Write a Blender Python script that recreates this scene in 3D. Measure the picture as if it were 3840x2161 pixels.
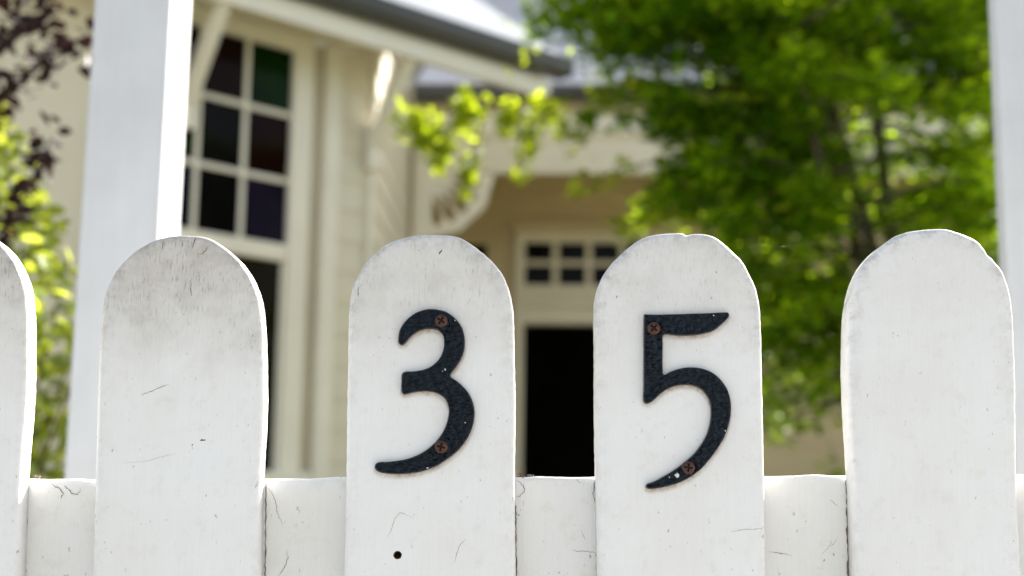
import bpy, bmesh, math, random
import numpy as np
from mathutils import Vector, Matrix

sc = bpy.context.scene
for o in list(bpy.data.objects):
    bpy.data.objects.remove(o, do_unlink=True)
col = sc.collection
R = math.radians

# ------------------------------------------------------------------ camera
PITCH, ROLL = R(9.4), R(0.8)
cam_d = bpy.data.cameras.new('camera')
cam = bpy.data.objects.new('camera', cam_d); col.objects.link(cam)
fw = Vector((0, math.cos(PITCH), math.sin(PITCH))); rt = Vector((1, 0, 0)); up = rt.cross(fw)
r2 = rt * math.cos(ROLL) + up * math.sin(ROLL); u2 = -rt * math.sin(ROLL) + up * math.cos(ROLL)
m = Matrix((r2, u2, -fw)).transposed().to_4x4(); m.translation = (0, -0.80, 1.0)
cam.matrix_world = m
cam_d.lens = 50; cam_d.sensor_width = 36; cam_d.clip_start = 0.05; cam_d.clip_end = 3000
cam_d.dof.use_dof = True; cam_d.dof.focus_distance = 0.798; cam_d.dof.aperture_fstop = 6.5
cam_d.dof.aperture_blades = 0
sc.camera = cam

# ------------------------------------------------------------------ sky, sun, exposure
SUN = Vector((0.53, 0.645, 0.55)).normalized()
world = bpy.data.worlds.new('World'); sc.world = world; world.use_nodes = True
wn = world.node_tree.nodes; wl = world.node_tree.links
bg = wn['Background']
sky = wn.new('ShaderNodeTexSky'); sky.sky_type = 'NISHITA'; sky.sun_disc = False
sky.sun_elevation = math.asin(SUN.z); sky.sun_rotation = math.atan2(SUN.x, SUN.y)
sky.air_density = 1.0; sky.dust_density = 2.0; sky.ozone_density = 1.0
hs = wn.new('ShaderNodeHueSaturation'); hs.inputs['Saturation'].default_value = 0.50
wl.new(sky.outputs[0], hs.inputs['Color']); wl.new(hs.outputs[0], bg.inputs['Color'])
bg.inputs['Strength'].default_value = 0.085
sun_d = bpy.data.lights.new('sun', 'SUN'); sun_d.energy = 5.0; sun_d.angle = R(0.53); sun_d.color = (1.0, 0.95, 0.86)
sun = bpy.data.objects.new('sun', sun_d); col.objects.link(sun)
sun.rotation_euler = SUN.to_track_quat('Z', 'Y').to_euler()
sc.view_settings.view_transform = 'Standard'; sc.view_settings.look = 'None'
sc.view_settings.gamma = 1.0; sc.view_settings.use_curve_mapping = False
sc.view_settings.exposure = 1.80
sc.render.engine = 'CYCLES'
sc.cycles.use_denoising = True
sc.cycles.max_bounces = 10; sc.cycles.diffuse_bounces = 6; sc.cycles.transparent_max_bounces = 16
sc.cycles.sample_clamp_indirect = 8

# ------------------------------------------------------------------ helpers
def tag(o, label=None, cat=None, group=None, kind=None):
    if label: o['label'] = label
    if cat: o['category'] = cat
    if group: o['group'] = group
    if kind: o['kind'] = kind
    return o

def empty(name, loc=(0, 0, 0), rz=0.0, parent=None):
    o = bpy.data.objects.new(name, None); col.objects.link(o)
    o.location = loc; o.rotation_euler = (0, 0, rz); o.parent = parent
    o.empty_display_size = 0.1
    return o

def link(name, me, mats, parent=None, smooth=False):
    o = bpy.data.objects.new(name, me); col.objects.link(o)
    if not isinstance(mats, (list, tuple)): mats = [mats]
    if not me.materials:
        for mt in mats: me.materials.append(mt)
    if smooth:
        me.polygons.foreach_set('use_smooth', [True] * len(me.polygons))
    o.parent = parent
    return o

def from_bm(name, bm, mats, parent=None, smooth=False):
    bmesh.ops.recalc_face_normals(bm, faces=bm.faces[:])
    me = bpy.data.meshes.new(name); bm.to_mesh(me); bm.free()
    return link(name, me, mats, parent, smooth)

def pyd(name, v, f, mats, parent=None, smooth=False):
    me = bpy.data.meshes.new(name); me.from_pydata([tuple(p) for p in v], [], [tuple(q) for q in f]); me.update()
    return link(name, me, mats, parent, smooth)

BOXF = [(0, 1, 2, 3), (7, 6, 5, 4), (0, 4, 5, 1), (1, 5, 6, 2), (2, 6, 7, 3), (3, 7, 4, 0)]
def hexa(bm, P, bev=0.0):
    vs = [bm.verts.new(p) for p in P]
    fs = [bm.faces.new([vs[i] for i in q]) for q in BOXF]
    bmesh.ops.recalc_face_normals(bm, faces=fs)
    if bev:
        es = list({e for f in fs for e in f.edges})
        bmesh.ops.bevel(bm, geom=es, offset=bev, segments=2, affect='EDGES', profile=0.5)

def boxpts(x, y, z):
    return [(x[0], y[0], z[0]), (x[1], y[0], z[0]), (x[1], y[1], z[0]), (x[0], y[1], z[0]),
            (x[0], y[0], z[1]), (x[1], y[0], z[1]), (x[1], y[1], z[1]), (x[0], y[1], z[1])]

def box(name, mat, parent, x, y, z, bev=0.004):
    bm = bmesh.new(); hexa(bm, boxpts(x, y, z), bev)
    return from_bm(name, bm, mat, parent)

def hexobj(name, mat, parent, P, bev=0.004):
    bm = bmesh.new(); hexa(bm, P, bev)
    return from_bm(name, bm, mat, parent)

def tube(bm, pts, rads, seg=7):
    prev = None
    pts = [Vector(p) for p in pts]
    for i, p in enumerate(pts):
        a = pts[max(0, i - 1)]; b = pts[min(len(pts) - 1, i + 1)]
        t = (b - a).normalized()
        n = t.cross(Vector((0.31, 0.77, 0.55))).normalized(); bn = t.cross(n)
        ring = [bm.verts.new(p + (n * math.cos(2 * math.pi * k / seg) + bn * math.sin(2 * math.pi * k / seg)) * rads[i]) for k in range(seg)]
        if prev:
            for k in range(seg):
                bm.faces.new((prev[k], prev[(k + 1) % seg], ring[(k + 1) % seg], ring[k]))
        else:
            bm.faces.new(ring)
        prev = ring
    bm.faces.new(prev)

# ---- materials
def nodes(name):
    mt = bpy.data.materials.new(name); mt.use_nodes = True
    nt = mt.node_tree; return mt, nt, nt.nodes['Principled BSDF']

def N(nt, typ, **kw):
    n = nt.nodes.new(typ)
    for k, v in kw.items():
        if k.startswith('i_'): n.inputs[k[2:].replace('_', ' ')].default_value = v
        else: setattr(n, k, v)
    return n

def ramp(nt, src, stops):
    r = nt.nodes.new('ShaderNodeValToRGB'); cr = r.color_ramp
    while len(cr.elements) < len(stops): cr.elements.new(0.5)
    for e, (p, c) in zip(cr.elements, stops):
        e.position = p; e.color = c if len(c) == 4 else (*c, 1)
    nt.links.new(src, r.inputs[0]); return r

def g(v): return (v, v, v, 1)

def mixc(nt, fac, a, b, mode='MIX'):
    n = nt.nodes.new('ShaderNodeMix'); n.data_type = 'RGBA'; n.blend_type = mode
    for s, val in ((n.inputs[0], fac), (n.inputs[6], a), (n.inputs[7], b)):
        if hasattr(val, 'is_output'): nt.links.new(val, s)
        else: s.default_value = val if not isinstance(val, tuple) or len(val) == 4 else (*val, 1)
    return n.outputs[2]

def mth(nt, op, a, b=None, clamp=False):
    n = nt.nodes.new('ShaderNodeMath'); n.operation = op; n.use_clamp = clamp
    for s, val in ((n.inputs[0], a), (n.inputs[1], b)):
        if val is None: continue
        if hasattr(val, 'is_output'): nt.links.new(val, s)
        else: s.default_value = val
    return n.outputs[0]

def noise(nt, vec, scale, detail=3, rough=0.55, stretch=None):
    if stretch:
        mp = nt.nodes.new('ShaderNodeMapping'); mp.inputs['Scale'].default_value = stretch
        nt.links.new(vec, mp.inputs[0]); vec = mp.outputs[0]
    n = nt.nodes.new('ShaderNodeTexNoise'); n.inputs['Scale'].default_value = scale
    n.inputs['Detail'].default_value = detail; n.inputs['Roughness'].default_value = rough
    nt.links.new(vec, n.inputs['Vector']); return n.outputs[0]

def simple(name, colr, rough=0.6, var=0.12, scale=6.0, bump=0.0, bscale=60.0, metal=0.0, spec=0.4):
    mt, nt, b = nodes(name)
    tc = nt.nodes.new('ShaderNodeTexCoord')
    f = noise(nt, tc.outputs['Object'], scale, 5)
    c = ramp(nt, f, [(0.3, tuple(x * (1 - var) for x in colr)), (0.7, tuple(min(1, x * (1 + var)) for x in colr))])
    nt.links.new(c.outputs[0], b.inputs['Base Color'])
    b.inputs['Roughness'].default_value = rough; b.inputs['Metallic'].default_value = metal
    b.inputs['Specular IOR Level'].default_value = spec
    if bump:
        bn = nt.nodes.new('ShaderNodeBump'); bn.inputs['Strength'].default_value = bump; bn.inputs['Distance'].default_value = 0.01
        nt.links.new(noise(nt, tc.outputs['Object'], bscale, 4), bn.inputs['Height'])
        nt.links.new(bn.outputs[0], b.inputs['Normal'])
    return mt

def fence_paint(name, white=(0.83, 0.83, 0.83), warm=(0.76, 0.74, 0.70)):
    mt, nt, b = nodes(name)
    tc = nt.nodes.new('ShaderNodeTexCoord'); ob = tc.outputs['Object']
    sep = nt.nodes.new('ShaderNodeSeparateXYZ'); nt.links.new(ob, sep.inputs[0])
    at = nt.nodes.new('ShaderNodeAttribute'); at.attribute_type = 'OBJECT'; at.attribute_name = 'dirt'
    dirt = at.outputs['Fac']
    # broad unevenness of old paint
    big = noise(nt, ob, 16, 4, 0.6)
    base = mixc(nt, ramp(nt, big, [(0.38, g(0)), (0.72, g(0.55))]).outputs[0], white, warm)
    # weathering that has crept down from the sawn top
    hgt = nt.nodes.new('ShaderNodeMapRange'); hgt.interpolation_type = 'SMOOTHSTEP'
    hgt.inputs['From Min'].default_value = 1.060; hgt.inputs['From Max'].default_value = 1.160
    nt.links.new(mth(nt, 'ADD', sep.outputs['Z'], mth(nt, 'MULTIPLY', mth(nt, 'SUBTRACT', noise(nt, ob, 30, 3), 0.5), 0.07)), hgt.inputs['Value'])
    top = mth(nt, 'MULTIPLY', hgt.outputs[0], dirt)
    base = mixc(nt, mth(nt, 'MULTIPLY', top, 0.52), base, (0.52, 0.475, 0.41))
    blot = ramp(nt, noise(nt, ob, 42, 6, 0.72), [(0.44, g(0)), (0.68, g(1))]).outputs[0]
    base = mixc(nt, mth(nt, 'MULTIPLY', blot, mth(nt, 'MULTIPLY', top, 0.45)), base, (0.38, 0.35, 0.31))
    streak = noise(nt, ob, 1.0, 6, 0.75, (900, 900, 150))
    clump = ramp(nt, noise(nt, ob, 34, 3, 0.6), [(0.36, g(0.15)), (0.62, g(1))]).outputs[0]
    sm = mth(nt, 'MULTIPLY', ramp(nt, streak, [(0.54, g(0)), (0.64, g(1))]).outputs[0], mth(nt, 'MULTIPLY', mth(nt, 'MULTIPLY', top, 0.70), clump), True)
    base = mixc(nt, sm, base, (0.25, 0.23, 0.20))
    # grime gathered along the cut edges
    ea = nt.nodes.new('ShaderNodeAttribute'); ea.attribute_name = 'edge'
    eg = mth(nt, 'MULTIPLY', mth(nt, 'POWER', ea.outputs['Fac'], 1.5), ramp(nt, noise(nt, ob, 120, 6, 0.75), [(0.46, g(0)), (0.62, g(0.7))]).outputs[0])
    base = mixc(nt, mth(nt, 'MULTIPLY', eg, mth(nt, 'ADD', 0.20, mth(nt, 'MULTIPLY', hgt.outputs[0], 0.6)), True), base, (0.33, 0.30, 0.27))
    # brush lines down the whole board
    br = ramp(nt, noise(nt, ob, 1.0, 4, 0.65, (900, 900, 22)), [(0.40, g(0)), (0.75, g(0.12))]).outputs[0]
    base = mixc(nt, br, base, (0.58, 0.55, 0.50))
    # specks and scuffs everywhere
    sp = noise(nt, ob, 330, 3, 0.6, (1.0, 1.0, 0.6))
    spm = ramp(nt, sp, [(0.66, g(0)), (0.71, g(1))]).outputs[0]
    gate = ramp(nt, noise(nt, ob, 38, 3, 0.6), [(0.40, g(0.12)), (0.62, g(0.85))]).outputs[0]
    base = mixc(nt, mth(nt, 'MULTIPLY', spm, gate), base, (0.30, 0.285, 0.26))
    sp2 = ramp(nt, noise(nt, ob, 85, 6, 0.75), [(0.54, g(0)), (0.80, g(0.45))]).outputs[0]
    base = mixc(nt, sp2, base, (0.60, 0.54, 0.46))
    nt.links.new(base, b.inputs['Base Color'])
    b.inputs['Roughness'].default_value = 0.5; b.inputs['Specular IOR Level'].default_value = 0.35
    bn = nt.nodes.new('ShaderNodeBump'); bn.inputs['Strength'].default_value = 0.45; bn.inputs['Distance'].default_value = 0.0006
    hh = mth(nt, 'ADD', noise(nt, ob, 1.0, 4, 0.6, (500, 500, 60)), noise(nt, ob, 110, 4))
    hh = mth(nt, 'SUBTRACT', hh, mth(nt, 'MULTIPLY', sm, 1.2))
    nt.links.new(hh, bn.inputs['Height']); nt.links.new(bn.outputs[0], b.inputs['Normal'])
    return mt

def old_post(name, colr):
    mt, nt, b = nodes(name)
    tc = nt.nodes.new('ShaderNodeTexCoord'); ob = tc.outputs['Object']
    c = ramp(nt, noise(nt, ob, 9, 5, 0.6), [(0.3, tuple(x * 0.94 for x in colr)), (0.7, tuple(x * 1.05 for x in colr))]).outputs[0]
    st = ramp(nt, noise(nt, ob, 1.0, 5, 0.65, (70, 70, 3.5)), [(0.48, g(0)), (0.75, g(0.22))]).outputs[0]
    c = mixc(nt, st, c, (0.42, 0.41, 0.39))
    nt.links.new(c, b.inputs['Base Color']); b.inputs['Roughness'].default_value = 0.5
    bn = nt.nodes.new('ShaderNodeBump'); bn.inputs['Strength'].default_value = 0.3; bn.inputs['Distance'].default_value = 0.002
    nt.links.new(noise(nt, ob, 1.0, 4, 0.6, (160, 160, 12)), bn.inputs['Height']); nt.links.new(bn.outputs[0], b.inputs['Normal'])
    return mt

def leaf_mat(name, dark, mid, light, trans, tfac=0.45, rough=0.45, spec=0.35, p1=0.55, p2=1.0):
    mt, nt, b = nodes(name)
    ge = nt.nodes.new('ShaderNodeNewGeometry')
    c = ramp(nt, ge.outputs['Random Per Island'], [(0.0, dark), (p1, mid), (p2, light)])
    nt.links.new(c.outputs[0], b.inputs['Base Color'])
    b.inputs['Roughness'].default_value = rough; b.inputs['Specular IOR Level'].default_value = spec
    tr = nt.nodes.new('ShaderNodeBsdfTranslucent')
    c2 = ramp(nt, ge.outputs['Random Per Island'], [(0.0, tuple(x * 0.30 for x in trans)), (p1, tuple(x * 0.55 for x in trans)), (p2, trans)])
    nt.links.new(c2.outputs[0], tr.inputs['Color'])
    mx = nt.nodes.new('ShaderNodeMixShader'); mx.inputs[0].default_value = tfac
    nt.links.new(b.outputs[0], mx.inputs[1]); nt.links.new(tr.outputs[0], mx.inputs[2])
    nt.links.new(mx.outputs[0], nt.nodes['Material Output'].inputs['Surface'])
    return mt

def numeral_mat():
    mt, nt, b = nodes('black_hammered_enamel')
    tc = nt.nodes.new('ShaderNodeTexCoord'); ob = tc.outputs['Object']
    c = ramp(nt, noise(nt, ob, 220, 4), [(0.35, (0.0010, 0.0015, 0.003)), (0.75, (0.0025, 0.004, 0.008))])
    nt.links.new(c.outputs[0], b.inputs['Base Color'])
    b.inputs['Roughness'].default_value = 0.12; b.inputs['Specular IOR Level'].default_value = 0.30; b.inputs['Specular Tint'].default_value = (0.62, 0.80, 1.0, 1)
    vo = nt.nodes.new('ShaderNodeTexVoronoi'); vo.feature = 'SMOOTH_F1'; vo.inputs['Scale'].default_value = 360
    vo.inputs['Smoothness'].default_value = 0.6
    mp = nt.nodes.new('ShaderNodeMapping'); mp.inputs['Scale'].default_value = (0.8, 1, 1.15)
    wv = nt.nodes.new('ShaderNodeVectorMath'); wv.operation = 'ADD'
    nv = nt.nodes.new('ShaderNodeTexNoise'); nv.inputs['Scale'].default_value = 300; nt.links.new(ob, nv.inputs['Vector'])
    sv = nt.nodes.new('ShaderNodeVectorMath'); sv.operation = 'SCALE'; sv.inputs['Scale'].default_value = 0.0025
    nt.links.new(nv.outputs['Color'], sv.inputs[0]); nt.links.new(ob, wv.inputs[0]); nt.links.new(sv.outputs[0], wv.inputs[1])
    nt.links.new(wv.outputs[0], mp.inputs[0]); nt.links.new(mp.outputs[0], vo.inputs['Vector'])
    hh = mth(nt, 'ADD', vo.outputs['Distance'], mth(nt, 'MULTIPLY', noise(nt, ob, 900, 3), 0.25))
    bn = nt.nodes.new('ShaderNodeBump'); bn.inputs['Strength'].default_value = 1.0; bn.inputs['Distance'].default_value = 0.0042
    bn.invert = True
    nt.links.new(hh, bn.inputs['Height']); nt.links.new(bn.outputs[0], b.inputs['Normal'])
    return mt

def stain_mat(name, colr, amount):
    mt, nt, b = nodes(name)
    at = nt.nodes.new('ShaderNodeAttribute'); at.attribute_name = 'fade'
    tc = nt.nodes.new('ShaderNodeTexCoord')
    nz = ramp(nt, noise(nt, tc.outputs['Object'], 420, 4, 0.7), [(0.30, g(0.25)), (0.65, g(1))]).outputs[0]
    nz2 = ramp(nt, noise(nt, tc.outputs['Object'], 70, 3, 0.6), [(0.30, g(0.2)), (0.65, g(1))]).outputs[0]
    f = mth(nt, 'MULTIPLY', mth(nt, 'POWER', at.outputs['Fac'], 1.6), mth(nt, 'MULTIPLY', mth(nt, 'MULTIPLY', nz, nz2), amount), True)
    b.inputs['Base Color'].default_value = (*colr, 1); b.inputs['Roughness'].default_value = 0.8
    tr = nt.nodes.new('ShaderNodeBsdfTransparent'); mx = nt.nodes.new('ShaderNodeMixShader')
    nt.links.new(f, mx.inputs[0]); nt.links.new(tr.outputs[0], mx.inputs[1]); nt.links.new(b.outputs[0], mx.inputs[2])
    nt.links.new(mx.outputs[0], nt.nodes['Material Output'].inputs['Surface'])
    return mt

def glass_mat(name, colr, rough=0.06):
    mt, nt, b = nodes(name)
    tc = nt.nodes.new('ShaderNodeTexCoord')
    c = ramp(nt, noise(nt, tc.outputs['Object'], 9, 3), [(0.3, tuple(x * 0.7 for x in colr)), (0.7, tuple(x * 1.3 for x in colr))])
    nt.links.new(c.outputs[0], b.inputs['Base Color'])
    b.inputs['Roughness'].default_value = rough; b.inputs['Specular IOR Level'].default_value = 0.05
    bn = nt.nodes.new('ShaderNodeBump'); bn.inputs['Strength'].default_value = 0.1; bn.inputs['Distance'].default_value = 0.004
    nt.links.new(noise(nt, tc.outputs['Object'], 14, 2), bn.inputs['Height']); nt.links.new(bn.outputs[0], b.inputs['Normal'])
    return mt

M = dict(
    fence=fence_paint('old_white_fence_paint'),
    rail=fence_paint('old_white_rail_paint', (0.80, 0.79, 0.77), (0.74, 0.71, 0.65)),
    post=old_post('pale_grey_post_paint', (0.57, 0.59, 0.625)),
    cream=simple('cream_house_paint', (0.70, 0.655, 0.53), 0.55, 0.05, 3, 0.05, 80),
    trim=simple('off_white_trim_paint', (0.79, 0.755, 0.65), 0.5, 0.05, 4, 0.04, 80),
    wallin=simple('shade_toned_verandah_paint', (0.56, 0.465, 0.29), 0.6, 0.06, 3, 0.05, 80),  # verandah shade put into the colour: browner, darker copy of the cream
    gutter=simple('dark_grey_gutter_paint', (0.075, 0.077, 0.082), 0.35, 0.1, 5),
    roof=simple('pale_galvanised_roof', (0.86, 0.86, 0.85), 0.40, 0.04, 2.0, metal=0.2, spec=0.5),
    shaderoof=simple('shade_grey_roof', (0.52, 0.52, 0.53), 0.45, 0.10, 2.0, metal=0.3, spec=0.4),  # shade put into the colour: darker copy of the pale roof
    dark=simple('unlit_interior_dark', (0.035, 0.026, 0.018), 0.7, 0.2, 3),  # near-black base puts the darkness of the unlit hall into the colour
    deck=simple('worn_timber_deck', (0.22, 0.15, 0.09), 0.6, 0.2, 8, 0.1, 50),
    lawn=simple('warm_bounce_lawn', (0.21, 0.18, 0.06), 0.9, 0.35, 5, 0.5, 40),  # unseen ground, colour warmed to bounce tan light onto the walls
    ground=simple('dry_ground', (0.20, 0.19, 0.13), 0.95, 0.3, 0.8, 0.3, 30),
    path=simple('warm_bounce_path', (0.46, 0.38, 0.25), 0.85, 0.15, 3, 0.2, 60),  # unseen as well, tinted warm for the light bounced under the eaves
    pave=simple('pale_concrete_pavement', (0.42, 0.40, 0.37), 0.85, 0.15, 3, 0.2, 60),
    asphalt=simple('grey_asphalt', (0.055, 0.055, 0.056), 0.85, 0.2, 4, 0.3, 90),
    bark=simple('grey_brown_bark', (0.075, 0.058, 0.042), 0.85, 0.3, 14, 0.4, 60),
    twig=simple('dark_red_brown_twig', (0.05, 0.028, 0.022), 0.7, 0.3, 30),
    maple=leaf_mat('maple_leaf', (0.020, 0.105, 0.002), (0.055, 0.195, 0.004), (0.22, 0.36, 0.008), (0.62, 0.88, 0.012), 0.54, 0.5, 0.2, 0.60, 0.92),
    sunleaf=leaf_mat('sunlit_tone_maple_leaf', (0.14, 0.22, 0.006), (0.24, 0.32, 0.010), (0.34, 0.40, 0.02), (0.58, 0.70, 0.02), 0.55, 0.5, 0.25, 0.25, 0.7),  # sunlight put into the colour: lit copy of the maple leaf
    bush=leaf_mat('bush_leaf', (0.08, 0.15, 0.02), (0.17, 0.26, 0.035), (0.28, 0.36, 0.07), (0.68, 0.76, 0.08), 0.52, 0.35, 0.5, 0.35, 0.85),
    purple=leaf_mat('purple_leaf', (0.013, 0.008, 0.009), (0.024, 0.012, 0.014), (0.048, 0.022, 0.026), (0.055, 0.018, 0.016), 0.15, 0.5, 0.12),
    numeral=numeral_mat(), nedge=simple('worn_enamel_edge', (0.030, 0.032, 0.036), 0.45, 0.5, 500, spec=0.4),
    screw=simple('rusty_screw', (0.080, 0.030, 0.020), 0.42, 0.5, 400, 0.3, 900, 0.25, 0.5),
    recess=simple('dark_screw_recess', (0.022, 0.010, 0.008), 0.8, 0.4, 500),  # darker brown inside the cross recess
    rust=stain_mat('rust_stain', (0.40, 0.21, 0.08), 0.60),
    crack=simple('crack_grime', (0.17, 0.135, 0.10), 0.9, 0.5, 300),
    scuff=simple('grey_scuff', (0.33, 0.32, 0.31), 0.9, 0.3, 300),
    mark=simple('black_scuff', (0.06, 0.06, 0.06), 0.9, 0.3, 300),
    rawwood=simple('raw_wood', (0.17, 0.095, 0.05), 0.9, 0.4, 500),
    chip=simple('white_paint_chip', (0.55, 0.56, 0.58), 0.6, 0.3, 600),
    debris=simple('dried_petal', (0.24, 0.17, 0.14), 0.8, 0.5, 300),
    husk=simple('brown_husk', (0.20, 0.11, 0.05), 0.8, 0.5, 300),
    thread=simple('spider_silk', (0.75, 0.75, 0.72), 0.3, 0.05, 10),
)
GL = dict(
    green=glass_mat('green_glass', (0.004, 0.018, 0.002)), brown=glass_mat('brown_glass', (0.010, 0.0045, 0.003)),
    red=glass_mat('dark_red_glass', (0.009, 0.0025, 0.002)), black=glass_mat('smoke_glass', (0.004, 0.004, 0.004)),
    blue=glass_mat('blue_glass', (0.008, 0.010, 0.020)), violet=glass_mat('violet_glass', (0.012, 0.009, 0.022)),
    clear=glass_mat('dark_window_glass', (0.012, 0.010, 0.007)))

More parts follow.
